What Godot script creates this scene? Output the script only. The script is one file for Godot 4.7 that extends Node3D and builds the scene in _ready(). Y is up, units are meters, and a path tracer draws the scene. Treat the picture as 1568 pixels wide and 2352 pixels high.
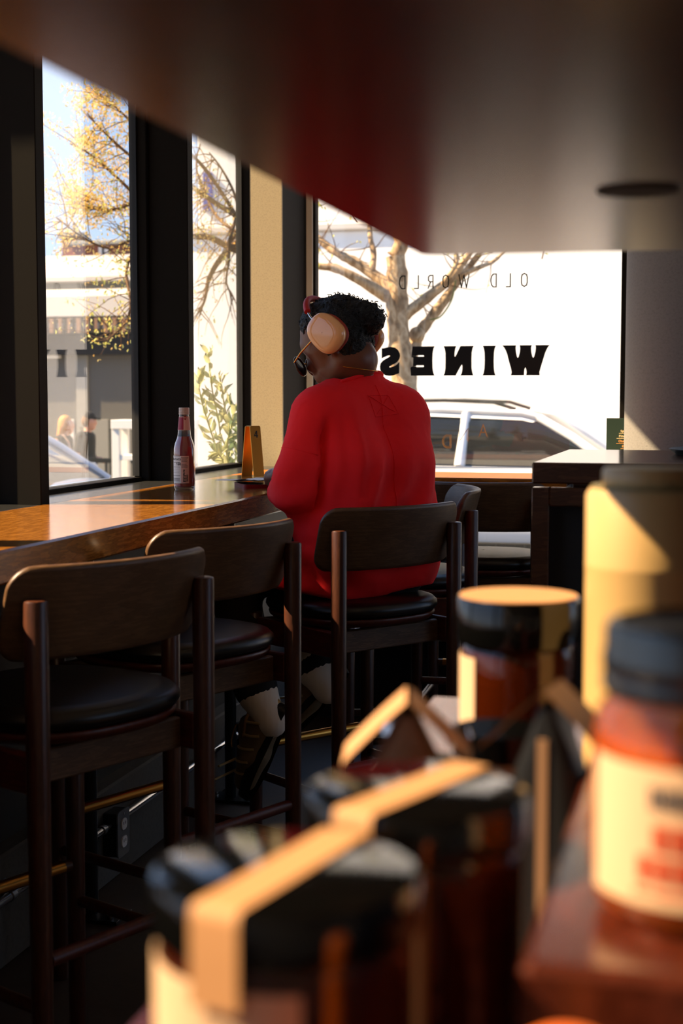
extends Node3D
# A cafe seen from between two display shelves: window counter, stools, a guest with headphones, the street outside.

const EYE := Vector3(0, 1.31, 0)
const COUNTER := 1.05
const STREET := -0.5
var M := {}
var used := {}
var rng := RandomNumberGenerator.new()

func _ready() -> void:
	rng.seed = 7
	# ---- camera
	var cam := Camera3D.new()
	cam.name = "camera"
	var lens := CameraAttributesPhysical.new()
	lens.frustum_focal_length = 50.0
	lens.frustum_focus_distance = 3.78
	lens.exposure_aperture = 5.6
	cam.attributes = lens
	add_child(cam)
	cam.fov = 39.2284
	cam.near = 0.05
	cam.far = 300.0
	cam.position = EYE
	cam.rotation_degrees = Vector3(-4.5222, 14.336, 0)
	# ---- sky
	var e := Environment.new()
	e.background_mode = Environment.BG_SKY
	var sm := ProceduralSkyMaterial.new()
	sm.sky_top_color = Color(0.50, 0.66, 0.88)
	sm.sky_horizon_color = Color(0.80, 0.86, 0.93)
	sm.sky_curve = 0.18
	sm.ground_bottom_color = Color(0.5, 0.48, 0.45)
	sm.ground_horizon_color = Color(0.75, 0.75, 0.75)
	sm.sun_angle_max = 2.0
	var sky := Sky.new()
	sky.sky_material = sm
	e.sky = sky
	e.background_energy_multiplier = 0.8
	e.tonemap_mode = Environment.TONE_MAPPER_LINEAR
	e.tonemap_exposure = 2.3
	e.sdfgi_enabled = true
	e.ssao_enabled = true
	e.ssil_enabled = true
	var we := WorldEnvironment.new()
	we.name = "surroundings"
	we.environment = e
	add_child(we)
	# ---- sun: from the left, a little behind the camera
	var sun := DirectionalLight3D.new()
	sun.name = "sun"
	sun.light_color = Color(1.0, 0.88, 0.70)
	sun.light_energy = 2.9
	sun.light_angular_distance = 0.6
	sun.shadow_enabled = true
	add_child(sun)
	sun.look_at_from_position(Vector3.ZERO, Vector3(0.97, -0.975, -0.26), Vector3.UP)
	materials()
	shell()
	counters()
	street()
	stools()
	guest()
	on_the_counter()
	display_shelves()
	lettering()
	shade_tree_and_plants()

# ------------------------------------------------------------------ materials
func mat(called: String, c: Color, rough := 0.5, metal := 0.0) -> StandardMaterial3D:
	var m := StandardMaterial3D.new()
	m.resource_name = called
	m.albedo_color = c
	m.roughness = rough
	m.metallic = metal
	M[called] = m
	return m

func noise_tex(freq: float, ramp: Array, oct := 4, size := 512, kind := FastNoiseLite.TYPE_SIMPLEX_SMOOTH, sd := 1) -> NoiseTexture2D:
	var n := FastNoiseLite.new()
	n.noise_type = kind
	n.frequency = freq
	n.fractal_octaves = oct
	n.seed = sd
	var t := NoiseTexture2D.new()
	t.width = size
	t.height = size
	t.seamless = true
	t.noise = n
	if ramp.size():
		var g := Gradient.new()
		g.offsets = PackedFloat32Array(ramp[0])
		g.colors = PackedColorArray(ramp[1])
		t.color_ramp = g
	return t

func grained(m: StandardMaterial3D, tex: Texture2D, sc: Vector3) -> StandardMaterial3D:
	m.albedo_texture = tex
	m.uv1_triplanar = true
	m.uv1_scale = sc
	return m

func bumpy(m: StandardMaterial3D, tex: Texture2D, cm: float, sc: Vector3) -> StandardMaterial3D:
	m.heightmap_enabled = true
	m.heightmap_texture = tex
	m.heightmap_scale = cm
	m.uv1_triplanar = true
	m.uv1_scale = sc
	return m

func materials() -> void:
	var wood := noise_tex(0.012, [[0.0, 0.35, 0.5, 0.62, 1.0], [Color(0.62, 0.58, 0.55), Color(0.86, 0.84, 0.82), Color(0.74, 0.71, 0.68), Color(1, 1, 1), Color(0.8, 0.76, 0.72)]], 5, 512, FastNoiseLite.TYPE_SIMPLEX_SMOOTH, 3)
	var speck := noise_tex(0.03, [[0.0, 0.4, 0.6, 1.0], [Color(0.86, 0.86, 0.86), Color(0.95, 0.95, 0.95), Color(1, 1, 1), Color(0.91, 0.91, 0.91)]], 5, 512, FastNoiseLite.TYPE_SIMPLEX_SMOOTH, 9)
	var fine := noise_tex(0.12, [], 3, 256, FastNoiseLite.TYPE_SIMPLEX, 5)
	var cell := noise_tex(0.05, [], 2, 256, FastNoiseLite.TYPE_CELLULAR, 6)
	var m := mat("counter_wood", Color(0.64, 0.42, 0.17), 0.14)
	grained(m, wood, Vector3(14, 14, 1.6))
	m = mat("counter_wood_return", Color(0.72, 0.43, 0.11), 0.42)
	m.metallic_specular = 0.3
	grained(m, wood, Vector3(1.6, 14, 14))
	m = mat("stool_wood", Color(0.31, 0.165, 0.10), 0.36)
	grained(m, wood, Vector3(10, 1.3, 10))
	m = mat("panel_wood", Color(0.40, 0.29, 0.19), 0.42)
	grained(m, wood, Vector3(1.6, 16, 12))
	m = mat("rail_wood", Color(0.36, 0.14, 0.085), 0.4)
	grained(m, wood, Vector3(9, 9, 1.5))
	m = mat("shelf_wood", Color(0.30, 0.125, 0.075), 0.22)
	grained(m, wood, Vector3(9, 9, 1.2))
	m.clearcoat_enabled = true
	m.clearcoat = 0.5
	m.clearcoat_roughness = 0.2
	m = mat("cabinet_wood", Color(0.30, 0.165, 0.10), 0.12)
	grained(m, wood, Vector3(1.5, 10, 10))
	mat("black_panel", Color(0.02, 0.02, 0.02), 0.6)
	m = mat("leather", Color(0.04, 0.037, 0.035), 0.36)
	bumpy(m, cell, 0.02, Vector3(40, 40, 40))
	mat("bronze", Color(0.105, 0.095, 0.082), 0.65).metallic_specular = 0.16
	mat("gasket", Color(0.03, 0.03, 0.03), 0.6)
	mat("sill_metal", Color(0.17, 0.17, 0.17), 0.2)
	mat("sill_white", Color(0.86, 0.85, 0.82), 0.3)
	mat("post_steel", Color(0.16, 0.16, 0.16), 0.3, 0.7)
	mat("chrome", Color(0.75, 0.75, 0.76), 0.18, 1.0)
	mat("steel", Color(0.62, 0.63, 0.64), 0.32, 1.0)
	mat("brass", Color(0.78, 0.56, 0.26), 0.28, 1.0)
	m = mat("concrete_floor", Color(0.26, 0.20, 0.15), 0.55)
	grained(m, speck, Vector3(1.5, 1.5, 1.5))
	m = mat("concrete", Color(0.46, 0.45, 0.43), 0.75)
	grained(m, speck, Vector3(5, 5, 5))
	bumpy(m, fine, 0.05, Vector3(5, 5, 5))
	m = mat("curb_concrete", Color(0.34, 0.33, 0.31), 0.8)
	grained(m, speck, Vector3(3, 3, 3))
	m = mat("tan_plaster", Color(0.67, 0.60, 0.46), 0.6)
	grained(m, speck, Vector3(9, 9, 9))
	mat("dark_wall", Color(0.14, 0.13, 0.12), 0.75)
	mat("room_paint", Color(0.84, 0.79, 0.71), 0.8)
	mat("ceiling_paint", Color(0.84, 0.81, 0.77), 0.85)
	mat("dark_metal_panel", Color(0.09, 0.095, 0.095), 0.65)
	m = mat("glass", Color(0.9, 0.95, 0.93, 0.04), 0.0)
	m.transparency = BaseMaterial3D.TRANSPARENCY_ALPHA
	mat("white_paint", Color(0.93, 0.92, 0.90), 0.6)
	mat("white_stucco", Color(0.94, 0.93, 0.91), 0.8)
	mat("asphalt", Color(0.30, 0.30, 0.30), 0.85)
	m = mat("sidewalk", Color(0.62, 0.60, 0.57), 0.85)
	grained(m, speck, Vector3(0.8, 0.8, 0.8))
	mat("kraft", Color(0.66, 0.48, 0.31), 0.7)
	mat("kraft_shaded", Color(0.52, 0.38, 0.26), 0.75)  # darker copy of kraft; on the pouch body it stands in for shade
	mat("cream_paper", Color(0.74, 0.61, 0.48), 0.6)
	mat("paper", Color(0.93, 0.91, 0.89), 0.6)
	mat("ink", Color(0.03, 0.03, 0.03), 0.5)
	mat("ink_grey", Color(0.30, 0.27, 0.26), 0.5)
	mat("ink_red", Color(0.66, 0.22, 0.08), 0.5)
	m = mat("jar_lid_black", Color(0.02, 0.02, 0.02), 0.09)
	mat("jar_lid_tin", Color(0.34, 0.33, 0.31), 0.32, 0.9)
	m = mat("amber_glass", Color(0.50, 0.19, 0.05, 0.12), 0.03)
	m.transparency = BaseMaterial3D.TRANSPARENCY_ALPHA
	m.refraction_enabled = true
	m.refraction_scale = 0.05
	m = mat("honey_glass", Color(0.86, 0.52, 0.20, 0.10), 0.03)
	m.transparency = BaseMaterial3D.TRANSPARENCY_ALPHA
	m.refraction_enabled = true
	m.refraction_scale = 0.05
	mat("dark_filling", Color(0.045, 0.018, 0.008), 0.35)
	mat("amber_filling", Color(0.72, 0.34, 0.07), 0.3)
	mat("beige_enamel", Color(0.70, 0.57, 0.36), 0.4)
	mat("olive_lid", Color(0.42, 0.38, 0.22), 0.4)
	mat("black_bag", Color(0.03, 0.028, 0.026), 0.45)
	mat("sunlit_amber", Color(0.88, 0.40, 0.04), 0.4)  # bright orange holds the glow of sunlit amber
	# person
	m = mat("skin", Color(0.43, 0.25, 0.17), 0.4)
	m.subsurf_scatter_enabled = true
	m.subsurf_scatter_strength = 0.08
	m = mat("hair", Color(0.025, 0.022, 0.02), 0.6)
	bumpy(m, cell, 0.35, Vector3(22, 22, 22))
	m = mat("shirt", Color(1.0, 0.035, 0.07), 0.85)
	m.rim_enabled = true
	m.rim = 0.25
	m.rim_tint = 0.9
	bumpy(m, fine, 0.02, Vector3(30, 30, 30))
	mat("trousers", Color(0.035, 0.035, 0.04), 0.85)
	mat("sock", Color(0.93, 0.89, 0.83), 0.9)
	mat("shoe_dark", Color(0.46, 0.38, 0.27), 0.45)
	mat("shoe_silver", Color(0.82, 0.72, 0.52), 0.3, 0.5)
	mat("shoe_tan", Color(0.62, 0.47, 0.30), 0.8)
	mat("shoe_black", Color(0.05, 0.05, 0.05), 0.5)
	m = mat("peach_metal", Color(1.0, 0.73, 0.48), 0.12, 0.0)
	m.clearcoat_enabled = true
	m.clearcoat = 0.6
	m.clearcoat_roughness = 0.05
	mat("ear_cushion", Color(0.62, 0.20, 0.12), 0.7)
	mat("headband_red", Color(0.72, 0.10, 0.08), 0.5)
	mat("gold", Color(0.85, 0.62, 0.28), 0.25, 1.0)
	mat("tortoise", Color(0.22, 0.09, 0.03), 0.15)
	mat("lens_dark", Color(0.02, 0.02, 0.03), 0.08)
	# things on the counter
	m = mat("clear_glass", Color(0.92, 0.98, 0.95, 0.05), 0.02)
	m.transparency = BaseMaterial3D.TRANSPARENCY_ALPHA
	m = mat("red_drink", Color(0.55, 0.02, 0.02), 0.08)
	m.clearcoat_enabled = true
	m.clearcoat = 1.0
	m.clearcoat_roughness = 0.03
	mat("label_pink", Color(0.90, 0.72, 0.66), 0.6)
	mat("label_magenta", Color(0.62, 0.07, 0.20), 0.5)
	mat("leaf_red", Color(0.62, 0.10, 0.06), 0.6)
	mat("cap_white", Color(0.82, 0.74, 0.68), 0.4)
	mat("phone_red", Color(0.55, 0.05, 0.10), 0.35)
	mat("screen_black", Color(0.02, 0.02, 0.025), 0.05)
	mat("cloth_blue_grey", Color(0.42, 0.45, 0.56), 0.9)
	mat("menu_green", Color(0.10, 0.19, 0.14), 0.5)
	mat("menu_orange", Color(0.95, 0.68, 0.36), 0.5)
	mat("menu_cream", Color(0.95, 0.85, 0.62), 0.5)
	mat("letter_black", Color(0.012, 0.012, 0.012), 0.25)
	mat("letter_green", Color(0.03, 0.09, 0.05), 0.4)
	# street
	mat("car_white", Color(0.90, 0.90, 0.90), 0.22)
	mat("car_silver", Color(0.62, 0.65, 0.70), 0.2, 0.3)
	mat("car_glass", Color(0.05, 0.055, 0.065), 0.04)
	mat("tyre", Color(0.03, 0.03, 0.03), 0.8)
	m = mat("bark", Color(0.78, 0.68, 0.54), 0.85)
	grained(m, noise_tex(0.02, [[0.0, 0.42, 0.55, 1.0], [Color(0.28, 0.23, 0.19), Color(0.80, 0.74, 0.67), Color(1, 1, 1), Color(0.62, 0.55, 0.47)]], 4, 256, FastNoiseLite.TYPE_SIMPLEX_SMOOTH, 12), Vector3(2.4, 1.1, 2.4))
	mat("twig_bark", Color(0.40, 0.28, 0.16), 0.85)
	for k in [["leaf_yellow", Color(0.95, 0.72, 0.18)], ["leaf_lime", Color(0.72, 0.72, 0.10)], ["leaf_green", Color(0.31, 0.40, 0.14)], ["leaf_sage", Color(0.36, 0.45, 0.27)]]:
		m = mat(k[0], k[1], 0.55)
		m.backlight_enabled = true
		m.backlight = Color(0.8, 0.8, 0.6)
	mat("house_grey", Color(0.60, 0.61, 0.60), 0.8)
	mat("house_pale", Color(0.78, 0.76, 0.74), 0.8)
	mat("roof_pale", Color(0.74, 0.70, 0.66), 0.8)
	mat("brick_red", Color(0.55, 0.33, 0.27), 0.85)
	mat("facade_dark", Color(0.36, 0.35, 0.33), 0.8)
	mat("facade_panel", Color(0.52, 0.51, 0.48), 0.75)
	mat("awning_dark", Color(0.10, 0.10, 0.10), 0.8)
	mat("awning_tan", Color(0.55, 0.42, 0.33), 0.8)
	mat("window_dark", Color(0.10, 0.11, 0.12), 0.08)
	mat("sign_blue", Color(0.12, 0.25, 0.62), 0.6)
	mat("planter_green", Color(0.10, 0.14, 0.12), 0.5)
	mat("blond", Color(0.75, 0.50, 0.26), 0.7)
	mat("skin_light", Color(0.82, 0.58, 0.46), 0.55)
	mat("black_cloth", Color(0.06, 0.06, 0.07), 0.85)
	mat("strap_beige", Color(0.70, 0.58, 0.52), 0.8)

# ------------------------------------------------------------------ naming
func numbered(called: String) -> String:
	var n: int = used.get(called, 0)
	used[called] = n + 1
	return called if n == 0 else "%s_%03d" % [called, n]

func thing(called: String, label: String, category: String, at := Vector3.ZERO, turn := 0.0, group := "") -> Node3D:
	var o := Node3D.new()
	o.name = numbered(called)
	add_child(o)
	o.position = at
	o.rotation.y = turn
	return tag(o, label, category, group)

func tag(o: Node3D, label: String, category: String, group := "") -> Node3D:
	o.set_meta("label", label)
	o.set_meta("category", category)
	if group != "":
		o.set_meta("group", group)
	return o

func structure(called: String, label := "") -> Node3D:
	var o := Node3D.new()
	o.name = called
	add_child(o)
	o.set_meta("kind", "structure")
	if label != "":
		o.set_meta("label", label)
	return o

func part(s: SurfaceTool, called: String, m, parent: Node3D, label := "") -> MeshInstance3D:
	return part_mesh(s.commit(), called, m, parent, label)

func part_mesh(me: Mesh, called: String, m, parent: Node3D, label := "") -> MeshInstance3D:
	var o := MeshInstance3D.new()
	o.name = called
	o.mesh = me
	o.material_override = M[m] if m is String else m
	parent.add_child(o, true)
	if label != "":
		o.set_meta("label", label)
	return o

func lone(s: SurfaceTool, called: String, m, label: String, category: String, at := Vector3.ZERO, turn := 0.0, group := "") -> MeshInstance3D:
	var o := part(s, numbered(called), m, self)
	o.position = at
	o.rotation.y = turn
	tag(o, label, category, group)
	return o

func flat_struct(s: SurfaceTool, called: String, m, label := "") -> MeshInstance3D:
	var o := part(s, called, m, self)
	o.set_meta("kind", "structure")
	if label != "":
		o.set_meta("label", label)
	return o

# ------------------------------------------------------------------ geometry
func st() -> SurfaceTool:
	var s := SurfaceTool.new()
	s.begin(Mesh.PRIMITIVE_TRIANGLES)
	return s

func tri(s: SurfaceTool, a: Vector3, b: Vector3, c: Vector3, na: Vector3, nb: Vector3, nc: Vector3) -> void:
	if (b - a).cross(c - a).dot(na + nb + nc) > 0.0:
		var t := b
		b = c
		c = t
		t = nb
		nb = nc
		nc = t
	s.set_normal(na)
	s.add_vertex(a)
	s.set_normal(nb)
	s.add_vertex(b)
	s.set_normal(nc)
	s.add_vertex(c)

func flat_quad(s: SurfaceTool, a: Vector3, b: Vector3, c: Vector3, d: Vector3, out: Vector3) -> void:
	var n := (c - a).cross(d - b).normalized()
	if n.dot(out) < 0.0:
		n = -n
	tri(s, a, b, c, n, n, n)
	tri(s, a, c, d, n, n, n)

# chamfered box, b = width of the chamfer
func box(s: SurfaceTool, at: Vector3, size: Vector3, b := 0.0, basis := Basis.IDENTITY) -> SurfaceTool:
	var h := size * 0.5
	b = minf(b, minf(h.x, minf(h.y, h.z)) * 0.9)
	var ax := [Vector3.RIGHT, Vector3.UP, Vector3.BACK]
	for k in 3:
		var u: Vector3 = ax[(k + 1) % 3]
		var v: Vector3 = ax[(k + 2) % 3]
		var w: Vector3 = ax[k]
		for sg in [-1.0, 1.0]:
			var c: Vector3 = w * h[k] * sg
			var du: Vector3 = u * (h[(k + 1) % 3] - b)
			var dv: Vector3 = v * (h[(k + 2) % 3] - b)
			flat_quad(s, at + basis * (c - du - dv), at + basis * (c + du - dv), at + basis * (c + du + dv), at + basis * (c - du + dv), basis * (w * sg))
	if b > 0.0:
		for k in 3:
			var iu := (k + 1) % 3
			var iv := (k + 2) % 3
			for su in [-1.0, 1.0]:
				for sv in [-1.0, 1.0]:
					var pts := []
					for q in [[-1.0, 0], [1.0, 0], [1.0, 1], [-1.0, 1]]:
						var p := Vector3.ZERO
						p[k] = q[0] * (h[k] - b)
						p[iu] = su * (h[iu] - (b if q[1] == 1 else 0.0))
						p[iv] = sv * (h[iv] - (b if q[1] == 0 else 0.0))
						pts.append(at + basis * p)
					var n := Vector3.ZERO
					n[iu] = su
					n[iv] = sv
					flat_quad(s, pts[0], pts[1], pts[2], pts[3], basis * n)
		for sx in [-1.0, 1.0]:
			for sy in [-1.0, 1.0]:
				for sz in [-1.0, 1.0]:
					var sg3 := Vector3(sx, sy, sz)
					var n3 := (basis * sg3).normalized()
					tri(s, at + basis * (sg3 * Vector3(h.x, h.y - b, h.z - b)), at + basis * (sg3 * Vector3(h.x - b, h.y, h.z - b)), at + basis * (sg3 * Vector3(h.x - b, h.y - b, h.z)), n3, n3, n3)
	return s

func box_between(s: SurfaceTool, lo: Vector3, hi: Vector3, b := 0.0) -> SurfaceTool:
	return box(s, (lo + hi) * 0.5, (hi - lo).abs(), b)

# lathe round y; profile of (radius, y) from one end to the other; corners sharper than about 35 degrees stay sharp
func lathe(s: SurfaceTool, prof: Array, segs := 32, xf := Transform3D.IDENTITY, a0 := 0.0, a1 := TAU) -> SurfaceTool:
	var n := prof.size()
	var area := 0.0
	for i in n:
		var p: Vector2 = prof[i]
		var q: Vector2 = prof[(i + 1) % n]
		area += p.x * q.y - q.x * p.y
	var side := 1.0 if area > 0.0 else -1.0
	var face := []
	for i in n - 1:
		var d: Vector2 = (prof[i + 1] - prof[i]).normalized()
		face.append(Vector2(d.y, -d.x) * side)
	for i in n - 1:
		var n0: Vector2 = face[i]
		var n1: Vector2 = face[i]
		if i > 0 and face[i - 1].dot(face[i]) > 0.8:
			n0 = (face[i - 1] + face[i]).normalized()
		if i < n - 2 and face[i + 1].dot(face[i]) > 0.8:
			n1 = (face[i + 1] + face[i]).normalized()
		var p0: Vector2 = prof[i]
		var p1: Vector2 = prof[i + 1]
		for j in segs:
			var t0 := lerpf(a0, a1, float(j) / segs)
			var t1 := lerpf(a0, a1, float(j + 1) / segs)
			var d0 := Vector3(cos(t0), 0, sin(t0))
			var d1 := Vector3(cos(t1), 0, sin(t1))
			var A := xf * (d0 * p0.x + Vector3.UP * p0.y)
			var B := xf * (d1 * p0.x + Vector3.UP * p0.y)
			var C := xf * (d1 * p1.x + Vector3.UP * p1.y)
			var D := xf * (d0 * p1.x + Vector3.UP * p1.y)
			var nA := (xf.basis * (d0 * n0.x + Vector3.UP * n0.y)).normalized()
			var nB := (xf.basis * (d1 * n0.x + Vector3.UP * n0.y)).normalized()
			var nC := (xf.basis * (d1 * n1.x + Vector3.UP * n1.y)).normalized()
			var nD := (xf.basis * (d0 * n1.x + Vector3.UP * n1.y)).normalized()
			if p0.x > 1e-6:
				tri(s, A, B, C, nA, nB, nC)
			if p1.x > 1e-6:
				tri(s, A, C, D, nA, nC, nD)
	return s

func cyl(s: SurfaceTool, a: Vector3, b: Vector3, r: float, segs := 16, bev := 0.0, r2 := -1.0) -> SurfaceTool:
	if r2 < 0.0:
		r2 = r
	var h := a.distance_to(b)
	var xf := Transform3D(basis_up((b - a).normalized()), a)
	var pr := []
	if bev > 0.0:
		pr = [Vector2(0, 0), Vector2(r - bev, 0), Vector2(r - bev * 0.3, bev * 0.3), Vector2(r, bev), Vector2(r2, h - bev), Vector2(r2 - bev * 0.3, h - bev * 0.3), Vector2(r2 - bev, h), Vector2(0, h)]
	else:
		pr = [Vector2(0, 0), Vector2(r, 0), Vector2(r2, h), Vector2(0, h)]
	return lathe(s, pr, segs, xf)

func basis_up(y: Vector3) -> Basis:
	var x := y.cross(Vector3.BACK if absf(y.z) < 0.9 else Vector3.RIGHT).normalized()
	return Basis(x, y, x.cross(y))

# tube along points, one radius or one for each point
func tube(s: SurfaceTool, pts: Array, radii, segs := 8, caps := true) -> SurfaceTool:
	var n := pts.size()
	var rings := []
	var dirs := []
	var x := Vector3.ZERO
	for i in n:
		var t: Vector3 = (pts[mini(i + 1, n - 1)] - pts[maxi(i - 1, 0)]).normalized()
		if i == 0:
			x = basis_up(t).x
		else:
			x = (x - t * x.dot(t)).normalized()
		var y := t.cross(x)
		var r: float = radii[i] if radii is Array else radii
		var ring := []
		var dr := []
		for j in segs:
			var a := TAU * j / segs
			var d := x * cos(a) + y * sin(a)
			ring.append(pts[i] + d * r)
			dr.append(d)
		rings.append(ring)
		dirs.append(dr)
	for i in n - 1:
		for j in segs:
			var k := (j + 1) % segs
			tri(s, rings[i][j], rings[i][k], rings[i + 1][k], dirs[i][j], dirs[i][k], dirs[i + 1][k])
			tri(s, rings[i][j], rings[i + 1][k], rings[i + 1][j], dirs[i][j], dirs[i + 1][k], dirs[i + 1][j])
	if caps:
		for e in [0, n - 1]:
			var o: Vector3 = (pts[0] - pts[1] if e == 0 else pts[n - 1] - pts[n - 2]).normalized()
			for j in segs:
				tri(s, pts[e], rings[e][j], rings[e][(j + 1) % segs], o, o, o)
	return s

# smooth surface over a grid of points rows[i][j]; normals point away from "inside" (or along it when open)
func grid(s: SurfaceTool, rows: Array, wrap := false, away = null, out := Vector3.ZERO) -> SurfaceTool:
	var n := rows.size()
	var m: int = rows[0].size()
	var nor := []
	for i in n:
		var r := []
		for j in m:
			var l: Vector3 = rows[i][(j - 1 + m) % m if wrap else maxi(j - 1, 0)]
			var q: Vector3 = rows[i][(j + 1) % m if wrap else mini(j + 1, m - 1)]
			var u: Vector3 = rows[maxi(i - 1, 0)][j]
			var d: Vector3 = rows[mini(i + 1, n - 1)][j]
			r.append((q - l).cross(d - u).normalized())
		nor.append(r)
	var sum := 0.0
	for i in n:
		for j in m:
			sum += nor[i][j].dot(rows[i][j] - away if away != null else out)
	if sum < 0.0:
		for i in n:
			for j in m:
				nor[i][j] = -nor[i][j]
	for i in n - 1:
		for j in (m if wrap else m - 1):
			var k := (j + 1) % m
			tri(s, rows[i][j], rows[i][k], rows[i + 1][k], nor[i][j], nor[i][k], nor[i + 1][k])
			tri(s, rows[i][j], rows[i + 1][k], rows[i + 1][j], nor[i][j], nor[i + 1][k], nor[i + 1][j])
	return s

# polygon in the xy plane pulled out from z0 to z1
func prism(s: SurfaceTool, poly: PackedVector2Array, z0: float, z1: float, xf := Transform3D.IDENTITY) -> SurfaceTool:
	var idx := Geometry2D.triangulate_polygon(poly)
	for zz in [z0, z1]:
		var nn := (xf.basis * Vector3(0, 0, signf(zz - (z0 + z1) * 0.5))).normalized()
		for i in range(0, idx.size(), 3):
			var q := []
			for k in 3:
				q.append(xf * Vector3(poly[idx[i + k]].x, poly[idx[i + k]].y, zz))
			tri(s, q[0], q[1], q[2], nn, nn, nn)
	var cw := Geometry2D.is_polygon_clockwise(poly)
	for i in poly.size():
		var a := poly[i]
		var b := poly[(i + 1) % poly.size()]
		var d := (b - a).normalized()
		var o := Vector3(d.y, -d.x, 0) * (-1.0 if cw else 1.0)
		flat_quad(s, xf * Vector3(a.x, a.y, z0), xf * Vector3(b.x, b.y, z0), xf * Vector3(b.x, b.y, z1), xf * Vector3(a.x, a.y, z1), xf.basis * o)
	return s

func round_rect(w: float, h: float, r: float, k := 5) -> PackedVector2Array:
	var p := PackedVector2Array()
	for c in [[w / 2 - r, h / 2 - r, 0.0], [-w / 2 + r, h / 2 - r, PI / 2], [-w / 2 + r, -h / 2 + r, PI], [w / 2 - r, -h / 2 + r, PI * 1.5]]:
		for i in k + 1:
			var a: float = c[2] + PI / 2 * i / k
			p.append(Vector2(c[0] + cos(a) * r, c[1] + sin(a) * r))
	return p

func spline(pts: Array, k := 6) -> Array:
	var o := []
	for i in pts.size() - 1:
		var a = pts[maxi(i - 1, 0)]
		var b = pts[i]
		var c = pts[i + 1]
		var d = pts[mini(i + 2, pts.size() - 1)]
		for j in k:
			o.append(b.cubic_interpolate(c, a, d, float(j) / k))
	o.append(pts[-1])
	return o

# ------------------------------------------------------------------ distance fields for bodies: bones [a, b, ra, rb], joined smoothly, meshed as surface nets
func field_at(bones: Array, p: Vector3, k: float) -> float:
	var d := 10.0
	for b in bones:
		var ba: Vector3 = b[1] - b[0]
		var h := clampf((p - b[0]).dot(ba) / maxf(ba.length_squared(), 1e-9), 0.0, 1.0)
		var e: float = (p - b[0] - ba * h).length() - lerpf(b[2], b[3], h)
		var g := maxf(k - absf(d - e), 0.0) / k
		d = minf(d, e) - g * g * k * 0.25
	return d

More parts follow.
